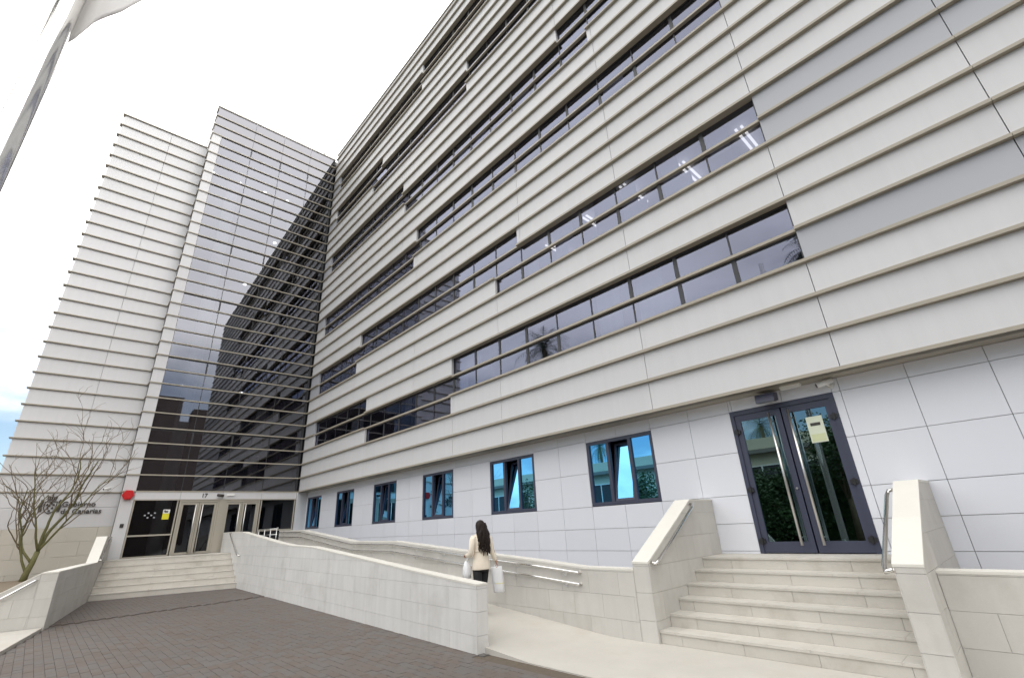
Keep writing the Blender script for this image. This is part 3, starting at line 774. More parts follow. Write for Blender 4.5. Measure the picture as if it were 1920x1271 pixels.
# walls of the side stairs
stone_wall('stair_cheek_wall', 'stone cheek wall with sloping top left of the side steps', 'wall', (21.08, -2.01), (21.08, 0.49), 0.28,
    [(0, 1.06), (1.62, 1.95), (2.5, 1.95)], [(0, -0.08), (2.5, -0.08)], 0.62, 0.36, M['stone'], ends=(1, 0), seed=6)
stone_wall('stair_cheek_wall', 'stone cheek wall with sloping top right of the side steps', 'wall', (24.345, -2.01), (24.345, 0.49), 0.265,
    [(0, 1.09), (1.62, 1.975), (2.5, 1.975)], [(0, -0.08), (2.5, -0.08)], 0.62, 0.36, M['stone'], ends=(1, 0), seed=7)
stone_wall('planter_wall', 'low stone wall running on to the right of the side steps', 'wall', (24.35, -1.46), (33.5, -1.46), 0.25,
    [(0, 0.985), (9.15, 0.985)], [(0, -0.08), (9.15, -0.08)], 0.75, 0.34, M['stone'], ends=(0, 1), seed=8)
# left wall of the forecourt (face towards the plaza), with the raised part by the entrance steps
Lw = (W1END - C1).length
sx = lambda x: (9.30 - x) * Lw / (9.30 - .06)
stone_wall('forecourt_wall', 'stone wall along the left of the forecourt, rising beside the main steps', 'wall', C1, W1END, 0.0 + 0.30,
    [(0, 1.19), (sx(2.75), 1.19), (sx(1.75), 2.02), (Lw, 2.02)], [(0, -0.08), (Lw, -0.08)], 0.62, 0.36, M['stone'], ends=(1, 0), seed=9)
# end wall that steps down to the left
d0 = Vector((-0.16, -0.987)).normalized()
C0 = C1 + d0 * 0.302
W0B = C1 + d0 * 3.4
stone_wall('stair_end_wall', 'stone end wall sloping down at the left edge beside a steel handrail', 'wall', W0B, C0, 0.28,
    [(0, 0.12), (1.1, 0.12), (2.55, 0.86), (3.098, 1.188)], [(0, -0.05), (3.098, -0.05)], 0.62, 0.36, M['stone'], ends=(1, 0), seed=11)

# ================================================================== STEPS
side = thing('side_steps', 'six pale stone steps up to the dark framed double glass door', 'steps', (22.58, -1.96, 0))
rs = random.Random(4)
SX0, SX1 = 21.082 - 22.58, 24.078 - 22.58
for i in range(6):
    y0 = 0.33 * i; z1 = (i + 1) / 6; z0 = i / 6
    y1 = 0.33 * (i + 1) if i < 5 else 2.455
    s = boxes_mesh('step', [(SX0, SX1, y0 + .022, y1 + (.02 if i < 5 else 0), z0 - (.05 if i == 0 else .0) + (.002 if i else 0), z1 - .032)], M['joint'], side)
    off = rs.uniform(0.2, 0.75)
    for a, b in split(SX0, SX1, [SX0 + off + .85 * k for k in range(5)]):
        box('riser_tile', (a + .002, b - .002, y0 + .006, y0 + .021, z0 + (.006 if i == 0 else .001), z1 - .033), M['stone_step'], s)
    off = rs.uniform(0.2, 0.75)
    for a, b in split(SX0, SX1, [SX0 + off + .85 * k for k in range(5)]):
        if i < 5: box('tread_slab', (a + .0015, b - .0015, y0 - .008, y1 + .005, z1 - .031, z1), M['stone_step'], s)
        else:
            for p, q in ((y0 - .008, 2.06), (2.063, y1)): box('tread_slab', (a + .0015, b - .0015, p, q, z1 - .031, z1), M['stone_step'], s)
main = thing('entrance_steps', 'wide pale tiled steps climbing to the main entrance at the tower foot', 'steps', (3.4, -5.2, 0))
O = Vector((3.4, -5.2))
RZ = ZL / 6
def sline(i, t):
    """point on the front edge of step i, t = 0 left .. 1 right"""
    x = (STEP_L[0] + (STEP_R[0] - STEP_L[0]) * t) - (0.29 + 0.06 * t) * i
    y0, y1 = y_w1(STEP_L[0] - .3 * i) + .005, y_par(STEP_R[0] - .35 * i) - .005
    return Vector((x, y0 + (y1 - y0) * t)) - O
for i in range(6):
    z1, z0 = RZ * (i + 1), RZ * i
    f0, f1 = sline(i, 0), sline(i, 1)
    nx = (f1 - f0).normalized(); back = Vector((-nx.y, nx.x))
    if back.x > 0: back = -back
    b0, b1 = (sline(i + 1, 0) + back * .03, sline(i + 1, 1) + back * .03) if i < 5 else (Vector((-.0 + .01, y_w1(0) + .01)) - O, Vector((.03, y_par(0) - .01)) - O)
    V, F = prism([f0 + back * .02, f1 + back * .02, b1, b0], z0 - (.05 if i == 0 else 0), z1 - .03)
    s = mesh_obj('step', V, F, M['joint'], main)
    ts_ = [0] + [((k + .5) / 6.5 + rs.uniform(-.01, .01)) for k in range(0, 7) if (k + .5) / 6.5 < .97] + [1]
    for a, b in zip(ts_[:-1], ts_[1:]):
        a_, b_ = a + .0006, b - .0006
        p0, p1 = f0.lerp(f1, a_), f0.lerp(f1, b_)
        q0, q1 = b0.lerp(b1, a_), b0.lerp(b1, b_)
        V, F = prism([p0 + back * .005, p1 + back * .005, p1 + back * .019, p0 + back * .019], z0 + .002, z1 - .031)
        mesh_obj('riser_tile', V, F, M['stone_step'], s)
        V, F = prism([p0 - back * .01, p1 - back * .01, q1 - back * .002, q0 - back * .002], z1 - .029, z1)
        mesh_obj('tread_slab', V, F, M['stone_step'], s)
mesh_obj('entrance_landing', *prism([(0.03, y_par(0) + .215), (1.62, y_par(1.6) + .215), (1.62, -1.0), (1.3, 0.48), (0.03, 0.48)], -0.1, ZL - .002), M['floor'], None, 'structure')

# ================================================================== RAILS
def rail_thing(name, label, lines, brackets, r=0.021, cat='handrail', group=None):
    o = thing(name, label, cat, lines[0][0], 0, group)
    off = Vector(lines[0][0])
    for ln in lines: mesh_obj('rail', *tube([Vector(p) - off for p in ln], r, 10), M['chrome'], o, smooth=True)
    for a, b in brackets:
        a, b = Vector(a), Vector(b)
        mesh_obj('bracket', *merge([tube([a - off, b - off], .009, 6), tube([b - off, b - off + (b - a).normalized() * .008], .034, 10)]), M['steel'], o)
    return o
def top_rear(x): return interp([(1.3, 1.96), (4.6, 1.90), (9.9, 1.44), (12.8, 1.418), (16.15, 1.195), (18.5, 1.05), (19.75, 0.96), (20.79, 0.96)], x)
xs_r = [1.6, 4.6, 9.9, 12.8, 16.15, 18.5, 19.72]
for dz, lb in ((0.085, 'upper steel handrail along the ramp back parapet'), (0.26, 'lower steel handrail along the ramp back parapet')):
    ln = [(x, y_rear(x) - .065, top_rear(x) - dz) for x in xs_r]
    br = []
    x = 2.2
    while x < 19.5:
        br.append(((x, y_rear(x) - .065, top_rear(x) - dz - .045), (x, y_rear(x) - .004, top_rear(x) - dz - .055)))
        x += 1.32
    br.append(((19.70, y_rear(19.7) - .065, top_rear(19.7) - dz), (19.70, y_rear(19.7) - .004, top_rear(19.7) - dz)))
    rail_thing('ramp_handrail', lb, [ln], br)
def zl(y): return 1.06 + (y + 2.01) * 0.549
rail_thing('stair_handrail', 'short steel handrail on the left cheek wall of the side steps', [[(21.09, -1.93, zl(-1.93) - .05), (21.15, -1.92, zl(-1.92) - .08), (21.165, -1.85, zl(-1.85) - .08), (21.165, -.5, zl(-.5) - .08), (21.15, -.42, zl(-.42) - .075), (21.09, -.41, zl(-.41) - .07)]],
    [((21.12, -1.92, zl(-1.92) - .07), (21.084, -1.92, zl(-1.92) - .07)), ((21.12, -.42, zl(-.42) - .07), (21.084, -.42, zl(-.42) - .07))], r=.024)
def zr2(y): return 1.09 + (y + 2.01) * 0.546
rail_thing('stair_handrail', 'short steel handrail on the right cheek wall of the side steps', [[(24.07, -2.0, zr2(-2.0) - .06), (24.0, -1.99, zr2(-1.99) - .09), (23.985, -1.9, zr2(-1.9) - .09), (23.985, -.55, zr2(-.55) - .09), (24.0, -.45, zr2(-.45) - .085), (24.07, -.44, zr2(-.44) - .08)]],
    [((24.05, -1.99, zr2(-1.99) - .07), (24.079, -1.99, zr2(-1.99) - .07)), ((24.05, -.45, zr2(-.45) - .08), (24.079, -.45, zr2(-.45) - .08))], r=.024)
def yw(x, o): return y_w1(x) + o
rail_thing('stair_handrail', 'steel handrail on the raised wall left of the main steps', [[(2.60, yw(2.6, .01), 1.24), (2.56, yw(2.56, .075), 1.25), (1.75, yw(1.75, .075), 1.93), (1.1, yw(1.1, .075), 1.95), (1.06, yw(1.06, .01), 1.95)]],
    [((2.58, yw(2.58, .05), 1.245), (2.58, yw(2.58, .004), 1.245)), ((1.08, yw(1.08, .05), 1.95), (1.08, yw(1.08, .004), 1.95))], r=.023)
rail_thing('stair_handrail', 'steel handrail on the parapet end right of the main steps', [[(1.75, y_par(1.75) - .01, 1.93), (1.80, y_par(1.8) - .075, 1.92), (3.72, y_par(3.72) - .075, 1.12), (3.86, y_par(3.86) - .01, 1.10)]],
    [((1.8, y_par(1.8) - .06, 1.92), (1.8, y_par(1.8) - .004, 1.92)), ((3.7, y_par(3.7) - .06, 1.13), (3.7, y_par(3.7) - .004, 1.13))], r=.023)
pA = C1 + d0 * .36; pB = C1 + d0 * 1.6
e0 = Vector((-d0.y, d0.x))
if e0.x < 0: e0 = -e0
def w0(p, o, z): return (p.x + e0.x * o, p.y + e0.y * o, z)
rail_thing('stair_handrail', 'steel handrail on the end wall at the far left', [[w0(pA, .01, 1.03), w0(pA, .075, 1.03), w0(pB, .075, .22)]], [(w0(pA, .06, 1.03), w0(pA, .004, 1.03))], r=.025)
gr = thing('guard_railing', 'small steel guard railing in front of the right entrance sidelight', 'railing', (1.3, -1.05, ZL))
pa, pb = Vector((0.0, -.06, 0)), Vector((-1.18, -.55, 0))
mesh_obj('rail', *tube([pa + Vector((0, 0, .86)), pb + Vector((0, 0, .86))], .02, 8), M['pole'], gr, smooth=True)
mesh_obj('rail', *tube([pa + Vector((0, 0, .62)), pb + Vector((0, 0, .62))], .014, 8), M['pole'], gr, smooth=True)
for k in range(4):
    q = pa.lerp(pb, (k + .12) / 3.3)
    mesh_obj('post', *tube([q, q + Vector((0, 0, .86))], .018, 8), M['pole'], gr, smooth=True)
mesh_obj('finial', *tube([pa + Vector((0, 0, .86)), pa + Vector((0, 0, .92))], .035, 10), M['pole'], gr)

# ================================================================== SMALL FITTINGS
def on_tower(v, d, z):
    q = TM @ Vector((v, -d, z)); return (q.x, q.y, q.z)
RZT = math.atan2(DV.y, DV.x)
al = thing('alarm_box', 'red hexagonal alarm box on the pilaster left of the main entrance', 'alarm', on_tower(6.70, .05, 3.60), RZT)
hexa = [(.21 * math.cos(a), .21 * math.sin(a)) for a in [math.pi / 3 * k for k in range(6)]]
V, F = flat_prism([(x, 0, z) for x, z in hexa], (0, .12, 0)); mesh_obj('housing', V, F, M['red'], al)
V, F = flat_prism([(x * .8, .121, z * .8) for x, z in hexa], (0, .03, 0)); mesh_obj('cover', V, F, M['red'], al)
rd = thing('card_reader', 'small black card reader beside the left entrance sidelight', 'card reader', on_tower(6.66, .05, 2.42), RZT)
box('housing', (-.06, .06, 0, .035, -.07, .07), M['black'], rd); box('keypad', (-.035, .035, .035, .042, -.03, .04), M['sign_metal'], rd)
num = thing('house_number', 'metal number 17 on the panel above the main entrance doors', 'number', on_tower(4.10, .02, 3.50), RZT)
for ch, V, F in letters('17', .24, .008):
    mesh_obj('digit', [(-v.x, .008 + .004 + v.z, v.y) for v in V], [f[::-1] for f in F][:] if False else F, M['sign_metal'], num)
wl_ = thing('wall_light', 'dark spotlight on a bracket above the gap between the entrance doors', 'lamp', on_tower(3.38, .02, 3.58), RZT)
mesh_obj('bracket', *tube([(0, 0, 0), (0, .12, .0)], .02, 8), M['sign_metal'], wl_)
mesh_obj('head', *tube([(.13, .12, .02), (-.13, .14, -.02)], [.055, .065], 10), M['sign_metal'], wl_, smooth=True)
mesh_obj('lens', *tube([(-.131, .14, -.02), (-.14, .14, -.02)], .052, 10), M['lens'], wl_)
el = thing('emergency_light', 'white oblong emergency light above the right entrance door', 'lamp', on_tower(2.95, .02, 3.61), RZT)
box('base', (-.16, .16, 0, .02, -.055, .055), M['white'], el); box('diffuser', (-.15, .15, .02, .06, -.045, .045), M['white'], el)
def camera_thing(label, loc, rz, name='security_camera'):
    c = thing(name, label, 'camera', loc, rz)
    mesh_obj('mount', *merge([tube([(0, 0, 0), (0, .02, 0)], .05, 10), tube([(0, .02, 0), (0.02, .13, .03)], .018, 8)]), M['white'], c, smooth=False)
    mesh_obj('body', *tube([(.02 - .10, .10, .07), (.02 + .13, .19, .015)], [.045, .05], 12), M['white'], c, smooth=True)
    mesh_obj('lens', *tube([(.151, .191, .0145), (.158, .194, .0125)], .036, 12), M['black'], c)
    return c
camera_thing('small white security camera on the ledge of the left wing', on_tower(7.36, SB - .02, 3.84), RZT)
camera_thing('white security camera beneath the cladding right of the glass door', (23.53, D, 3.60), math.pi)
fl = thing('floodlight', 'dark grey box floodlight above the side door', 'lamp', (22.55, D, 3.60))
V, F = flat_prism([(-.16, -.08, -.07), (.16, -.08, -.07), (.16, -.30, -.10), (-.16, -.30, -.10)], (0, .03, .15)); mesh_obj('housing', V, F, M['slate'], fl)
mesh_obj('bracket', *merge([tube([(0, 0, 0), (0, -.12, .02)], .03, 8)]), M['slate'], fl)
V, F = flat_prism([(-.14, -.10, -.078), (.14, -.10, -.078), (.14, -.28, -.103), (-.14, -.28, -.103)], (0, -.002, -.008)); mesh_obj('lens', V, F, M['lens'], fl)
e2 = thing('emergency_light', 'white emergency light strip under the cladding above the side door', 'lamp', (22.98, .33, ZS - .03))
box('base', (-.17, .17, -.05, .05, -.02, 0), M['white'], e2); box('diffuser', (-.16, .16, -.042, .042, -.05, -.02), M['white'], e2)
an = thing('roof_sensor', 'tiny pale sensor standing on the tower roof edge', 'sensor', on_tower(.72, .12, zr(0) + .02), RZT)
mesh_obj('stem', *tube([(0, 0, 0), (0, 0, .16)], .015, 6), M['white'], an); mesh_obj('cap', *tube([(-.02, 0, .16), (.12, 0, .2)], .05, 8), M['white'], an)
# lettering on the wing: "Gobierno de Canarias" with its crest
sg = thing('wall_sign', 'dark metal lettering Gobierno de Canarias with a crest on the left wing wall', 'sign', on_tower(8.62, SB + .055, 2.95), RZT)
for body, dx_, dz_ in (('Gobierno', -.02, .265), ('de Canarias', .0, .0)):
    for ch, V, F in letters(body, .265, .012):
        mesh_obj('letter', [(-(v.x * .98 + dx_), .012 + .012 - v.z, v.y + dz_) for v in V], F, M['sign_metal'], sg)
crest = []
cx, cz = .34, .33
def plate(poly, dep=.02): crest.append(flat_prism([(cx + x, .012, cz + z) for x, z in poly], (0, dep, 0)))
sh = [(-.17, .12), (.17, .12), (.17, -.12), (.12, -.24), (0, -.32), (-.12, -.24), (-.17, -.12)]
for a, b in zip(sh, sh[1:] + sh[:1]):
    mx, mz = (b[0] - a[0]), (b[1] - a[1]); l = math.hypot(mx, mz); nx_, nz_ = -mz / l * .015, mx / l * .015
    plate([(a[0] - nx_, a[1] - nz_), (b[0] - nx_, b[1] - nz_), (b[0] + nx_, b[1] + nz_), (a[0] + nx_, a[1] + nz_)])
for x, z in [(0, -.22), (-.07, -.12), (.07, -.12), (-.09, -.0), (.09, -.0), (-.02, .05), (.03, -.03)]:
    plate([(x - .045, z - .03), (x + .045, z - .03), (x + .01, z + .05), (x - .01, z + .05)])
plate([(-.13, .17), (.13, .17), (.13, .215), (-.13, .215)])
for k in range(5):
    x = -.12 + .06 * k; plate([(x - .02, .225), (x + .02, .225), (x + .028, .30 + .03 * (k % 2 == 0)), (x - .028, .30 + .03 * (k % 2 == 0))])
plate([(-.02, .34), (.02, .34), (.02, .42), (-.02, .42)])
for s in (-1, 1):
    plate([(s * .20, -.24), (s * .30, -.26), (s * .33, -.05), (s * .28, .10), (s * .31, .17), (s * .24, .20), (s * .20, .12), (s * .23, -.02)])
mesh_obj('crest', *merge(crest), M['sign_metal'], sg)

# ================================================================== FLAGPOLE AND FLAG
fp = thing('flagpole', 'tall polished steel flagpole with a thin rope at the upper left', 'flagpole', (20.556, -9.698, 0))
mesh_obj('pole', *tube([(0, 0, 0), (0, 0, 5), (0, 0, 11)], [.105, .105, .095], 28), M['polemirror'], fp, smooth=True)
left = (-RT).copy(); left.z = 0; left.normalize()
tow = -FW.copy(); tow.z = 0; tow.normalize()
rp0 = left * .15 - tow * .02
mesh_obj('rope', *tube([(rp0.x, rp0.y, .9), (rp0.x, rp0.y, 10.8)], .0045, 6), M['white'], fp)
mesh_obj('base_plate', *tube([(0, 0, 0), (0, 0, .03)], .24, 16), M['steel'], fp)
# flag: cloth hung from the rope, blown across the pole and to the right
def ray3(px, py):
    return (FW + RT * ((px - 960) / FPX) + DN * ((py - 635.5) / FPX))
fo = Vector((20.556, -9.698, 0)) + rp0
V, F = [], []
nu, nv = 22, 14
right = -left
for i in range(nu + 1):
    for j in range(nv + 1):
        u, w = i / nu, j / nv
        x = 0.145 * 0 + u * 1.35
        z = interp([(0, 5.86), (.08, 5.87), (.165, 5.96), (.22, 6.03), (.26, 6.14), (.315, 6.21), (.54, 6.31), (.9, 6.80), (1.35, 7.3)], x) + .18 + w * (1.15 - .30 * u)
        dpt = 0.05 * math.sin(7 * u + 2.2 * w) + 0.06 * u * math.sin(3.1 * w + 2 * u)
        q = fo + right * x + tow * (-0.115 * min(1, u * 12) + dpt * max(0, min(1, u * 3 - .6))) + Vector((0, 0, z))
        V.append(q)
for i in range(nu):
    for j in range(nv):
        a = i * (nv + 1) + j; F.append((a, a + nv + 1, a + nv + 2, a + 1))
fob = mesh_obj('flag', V, F, M['flag'], None, smooth=True)
sm = fob.modifiers.new('thickness', 'SOLIDIFY'); sm.thickness = .004
tag(fob, 'white flag hanging from the rope of the flagpole', 'flag')

# ================================================================== BARE TREE
def tree_bare():
    base = Vector((0.85, -9.06, 0.68))
    t = thing('bare_tree', 'bare willow like tree with green bark behind the left wall', 'tree', base)
    r_ = random.Random(21)
    limbs, twigs, buds = [], [], []
    def grow(p, d, length, rad, level, out):
        n = max(4, int(length / .16)); pts, rs_ = [p.copy()], [rad]
        curl = Vector((r_.uniform(-1, 1), r_.uniform(-1, 1), r_.uniform(-.3, .3)))
        for i in range(n):
            f = (i + 1) / n
            d = (d + Vector((r_.gauss(0, .10), r_.gauss(0, .10), r_.gauss(0, .06))) * (1 + level * .55) + Vector((0, 0, .05 if level < 2 else (-.05 if level == 3 else .03))) + curl * .035 * level * math.sin(f * 5)).normalized()
            p = p + d * length / n; pts.append(p.copy()); rs_.append(rad * (1 - .72 * f) + .0025)
            if level < 3 and f > .25:
                pr = (.42, .38, .22)[level]
                if r_.random() < pr:
                    a = r_.uniform(0, 6.28); side_ = Vector((math.cos(a), math.sin(a), r_.uniform(.1, .7)))
                    nd = (d * .75 + side_ * .65).normalized()
                    grow(p.copy(), nd, length * r_.uniform(.42, .68), max(.004, rs_[-1] * .62), level + 1, twigs if level >= 1 else twigs)
        out.append(tube(pts, rs_, 6 if level < 2 else 4))
        if level == 3 and r_.random() < .10:
            c = pts[-1]; buds.append(c)
        return pts[-1], d, rs_[-1]
    # trunk
    tr = [Vector((0, 0, -.05)), Vector((.02, .03, .25)), Vector((.02, .10, .55)), Vector((0.0, .16, .95))]
    mesh_obj('trunk', *tube(tr, [.11, .092, .083, .072], 10), M['bark'], t, smooth=True)
    starts = [(tr[2], Vector((0.1, -.75, 1)), 3.2, .046), (tr[3], Vector((.1, -.28, 1)), 3.9, .048), (tr[3], Vector((-.3, .10, 1)), 4.1, .054), (tr[3], Vector((.2, .40, 1)), 3.5, .036), (tr[3], Vector((.45, -.5, 1)), 3.5, .036), (tr[1], Vector((-.2, -.5, 1)), 3.3, .04)]
    for p, d, l, r in starts:
        limb = []
        grow(p.copy(), d.normalized(), l * .84, r, 0, limb)
        mesh_obj('branch', *limb[0], M['bark'], t, smooth=True)
    mesh_obj('twigs', *merge(twigs), M['twig'], t, 'stuff', smooth=True)
    V, F = [], []
    for c in buds[:60]:
        for k in range(3):
            a = r_.uniform(0, 6.28); u = Vector((math.cos(a), math.sin(a), r_.uniform(-.6, .2))) * r_.uniform(.05, .09); w = Vector((-u.y, u.x, 0)) * .25
            n = len(V); V += [c, c + u * .5 + w, c + u, c + u * .5 - w]; F.append((n, n + 1, n + 2, n + 3))
    if V: mesh_obj('leaves', V, F, M['leaf_young'], t, 'stuff')
tree_bare()

# ================================================================== WOMAN WITH TWO BAGS
def skin_mesh(name, joints_, edges, mt, parent, sub=2, root=0):
    me = bpy.data.meshes.new(name); me.from_pydata([j[0] for j in joints_], edges, []); me.update()
    o = bpy.data.objects.new(name, me); COL.objects.link(o)
    sk = o.modifiers.new('skin', 'SKIN'); sk.use_smooth_shade = True
    if not me.skin_vertices: 
        bpy.context.view_layer.objects.active = o
        me.skin_vertices.data if hasattr(me.skin_vertices, 'data') else None
    lay = me.skin_vertices[0].data
    for i, j in enumerate(joints_):
        r = j[1]; lay[i].radius = r if isinstance(r, tuple) else (r, r)
        lay[i].use_root = (i == root)
    sb = o.modifiers.new('sub', 'SUBSURF'); sb.levels = sub; sb.render_levels = sub
    dg = bpy.context.evaluated_depsgraph_get(); dg.update()
    m2 = bpy.data.meshes.new_from_object(o.evaluated_get(dg))
    o.modifiers.clear(); o.data = m2; bpy.data.meshes.remove(me)
    m2.materials.clear(); m2.materials.append(mt)
    m2.polygons.foreach_set('use_smooth', [True] * len(m2.polygons))
    o.parent = parent
    return o
wx, wy = 17.7, -2.50
# local frame: +y is the way she walks (towards -x of the place), +x her right hand
wo = thing('person', 'woman with long dark hair in a cream jacket carrying white bags up the ramp', 'person', (wx, wy, zramp(wx)), math.radians(84))
hz = lambda z: z
J = [((0, 0, .86), (.125, .10)), ((0, 0, 1.02), (.105, .085)), ((0, .0, 1.18), (.12, .09)), ((0, -.01, 1.31), (.115, .075)), ((0, 0, 1.385), (.045, .045)), ((0, .015, 1.43), (.045, .048)), ((0, .02, 1.50), (.070, .082)), ((0, .01, 1.565), (.062, .075)),
     # left arm (bent, bag at the elbow)
     ((-.17, -.01, 1.30), (.048, .048)), ((-.225, -.03, 1.06), (.038, .038)), ((-.20, .16, 1.00), (.030, .030)), ((-.18, .22, 1.0), (.026, .02)),
     # right arm (hanging)
     ((.17, -.01, 1.30), (.048, .048)), ((.235, -.03, 1.05), (.038, .038)), ((.325, -.02, .89), (.028, .028)), ((.355, -.02, .83), (.026, .020)),
     # legs
     ((-.085, 0, .80), (.085, .09)), ((-.085, -.02, .45), (.052, .055)), ((-.085, -.14, .10), (.034, .036)), ((-.09, -.04, .03), (.034, .022)),
     ((.085, 0, .80), (.085, .09)), ((.085, .05, .45), (.052, .055)), ((.085, .02, .08), (.034, .036)), ((.09, .13, .03), (.034, .022))]
E_ = [(0, 1), (1, 2), (2, 3), (3, 4), (4, 5), (5, 6), (6, 7), (3, 8), (8, 9), (9, 10), (10, 11), (3, 12), (12, 13), (13, 14), (14, 15), (0, 16), (16, 17), (17, 18), (18, 19), (0, 20), (20, 21), (21, 22), (22, 23)]
body = skin_mesh('body', J, E_, M['skin'], wo)
# fingers and thumbs
fg = []
for (hx, hy, hz_, s) in ((-.18, .235, .998, -1), (.358, -.02, .815, 1)):
    for k in range(4):
        o_ = (k - 1.5) * .015
        if s > 0: pts = [(hx, hy + o_, hz_), (hx + .005, hy + o_, hz_ - .045 - .006 * (1.5 - abs(k - 1.5))), (hx - .015, hy + o_, hz_ - .068), (hx - .032, hy + o_, hz_ - .056)]
        else: pts = [(hx + o_, hy, hz_), (hx + o_, hy + .04, hz_ - .004), (hx + o_, hy + .055, hz_ - .024), (hx + o_, hy + .04, hz_ - .042)]
        fg.append(tube(pts, [.0095, .009, .008, .0065], 6))
    fg.append(tube([(hx, hy - .01, hz_ + .02), (hx - s * .028, hy + .025, hz_ - .01), (hx - s * .03, hy + .035, hz_ - .035)], [.011, .010, .007], 6))
mesh_obj('fingers', *merge(fg), M['skin'], body, smooth=True)
def loft(rings, name, mt, parent, n=20, smooth=True):
    """rings of (cx, cy, z, rx, ry)"""
    V, F = [], []
    for cx_, cy_, z, rx, ry in rings:
        for k in range(n):
            a = 2 * math.pi * k / n; V.append((cx_ + rx * math.cos(a), cy_ + ry * math.sin(a), z))
    for i in range(len(rings) - 1):
        for k in range(n):
            a, b = i * n + k, i * n + (k + 1) % n; F.append((a, b, b + n, a + n))
    F.append(tuple(range(n - 1, -1, -1))); q = (len(rings) - 1) * n; F.append(tuple(range(q, q + n)))
    return V, F
jk = [loft([(0, -.01, .745, .19, .15), (0, -.01, .76, .193, .152), (0, -.01, .86, .178, .14), (0, -.005, 1.0, .155, .118), (0, -.005, 1.08, .15, .115), (0, -.01, 1.2, .17, .125), (0, -.015, 1.29, .185, .115), (0, -.015, 1.34, .155, .095), (0, 0, 1.385, .08, .075), (0, 0, 1.40, .07, .068)], '', None, None),
      tube([(-.15, -.015, 1.315), (-.195, -.02, 1.26), (-.235, -.04, 1.06), (-.232, .0, 1.01), (-.205, .14, 1.0), (-.195, .18, .995)], [.062, .066, .054, .052, .044, .042], 12),
      tube([(.15, -.015, 1.315), (.195, -.02, 1.26), (.24, -.03, 1.06), (.26, -.028, 1.01), (.315, -.02, .90), (.325, -.02, .885)], [.062, .066, .054, .052, .044, .043], 12)]
mesh_obj('jacket', *merge(jk), M['jacket'], wo, smooth=True)
mesh_obj('jacket_belt', *loft([(0, -.005, 1.045, .157, .121), (0, -.005, 1.085, .157, .121)], '', None, None), M['jacket'], wo, smooth=True)
tr_ = merge([loft([(0, 0, .70, .155, .115), (0, 0, .86, .15, .115), (0, 0, .93, .14, .11)], '', None, None),
             tube([(-.08, 0, .82), (-.086, -.01, .62), (-.087, -.02, .45), (-.086, -.08, .25), (-.086, -.13, .09)], [.098, .083, .066, .055, .05], 12),
             tube([(.08, 0, .82), (.086, .03, .62), (.087, .05, .45), (.086, .03, .22), (.086, .02, .07)], [.098, .083, .066, .055, .05], 12)])
mesh_obj('trousers', *tr_, M['trousers'], wo, smooth=True)
shoe = lambda x, y: merge([loft([(x, y + .05, .0, .045, .125), (x, y + .05, .025, .047, .128), (x, y + .03, .06, .042, .10), (x, y, .10, .038, .05)], '', None, None, 14)])
mesh_obj('shoe', *shoe(-.088, -.13), M['trousers'], wo, smooth=True)
mesh_obj('shoe', *shoe(.088, .03), M['trousers'], wo, smooth=True)
# face
mesh_obj('nose', *tube([(0, .092, 1.505), (0, .112, 1.478)], [.009, .015], 6), M['skin'], body, smooth=True)
for s in (-1, 1):
    mesh_obj('eye', *tube([(s * .028, .085, 1.507), (s * .028, .096, 1.507)], .011, 8), M['black'], body)
    mesh_obj('ear', *tube([(s * .068, .015, 1.475), (s * .078, .005, 1.51)], [.012, .018], 6), M['skin'], body, smooth=True)
mesh_obj('mouth', *tube([(-.02, .094, 1.452), (.02, .094, 1.452)], .006, 6), M['lip'], body)
# hair: cap and many wavy locks falling to the mid back
rh = random.Random(8)
hp_ = [loft([(0, -.02, 1.40, .088, .075), (0, -.012, 1.46, .094, .088), (0, -.005, 1.53, .094, .094), (0, -.003, 1.58, .080, .084), (0, -.004, 1.612, .05, .055), (0, -.004, 1.625, .012, .014)], '', None, None)]
for k in range(64):
    a = math.pi * (1.0 + .99 * k / 63) + rh.uniform(-.04, .04)
    a0 = a if rh.random() < .9 else a + .2
    r0 = .088; x0, y0 = r0 * math.cos(a0), -.01 + r0 * math.sin(a0)
    ln = rh.uniform(.44, .60) * (0.80 + .2 * abs(math.sin(a0)))
    ph, fr_ = rh.uniform(0, 6.28), rh.uniform(14, 20)
    pts, rs2 = [], []
    for i in range(13):
        f = i / 12; z = 1.565 - ln * f
        spread = 1 + .55 * min(1, f * 1.8) - .25 * max(0, f - .6)
        back_ = -.055 * min(1, f * 2)
        pts.append((x0 * spread + .012 * f ** .5 * math.sin(fr_ * f + ph) + .03 * f, y0 * (1 + .2 * f) + back_ + .010 * math.cos(fr_ * f + ph), z)); rs2.append(.019 * (1 - .55 * f ** 2) * (.7 + .3 * math.sin(math.pi * min(1, f + .3))))
    hp_.append(tube(pts, rs2, 5))
mesh_obj('hair', *merge(hp_), M['hair'], wo, smooth=True)
WM = Matrix.Translation((wx, wy, zramp(wx))) @ Matrix.Rotation(math.radians(84), 4, 'Z')
def crumple(rings, seed, amp, n=22):
    V, F = loft(rings, '', None, None, n)
    r3 = random.Random(seed); ph = [r3.uniform(0, 6.28) for _ in range(6)]
    V2 = []
    for v in V:
        x, y_, z = v; a = math.atan2(y_, x)
        k = 1 + amp * (math.sin(3 * a + 16 * z + ph[0]) + .7 * math.sin(7 * a - 22 * z + ph[1]) + .6 * math.sin(5 * a + 40 * z + ph[2])) * .5
        V2.append((x * k, y_ * k, z + amp * .06 * math.sin(4 * a + ph[3])))
    return V2, F
p = WM @ Vector((-.255, .10, .0))
b1 = thing('shopping_bag', 'small crumpled white plastic bag hanging from the left forearm of the woman', 'bag', (p.x, p.y, p.z + .60), math.radians(84))
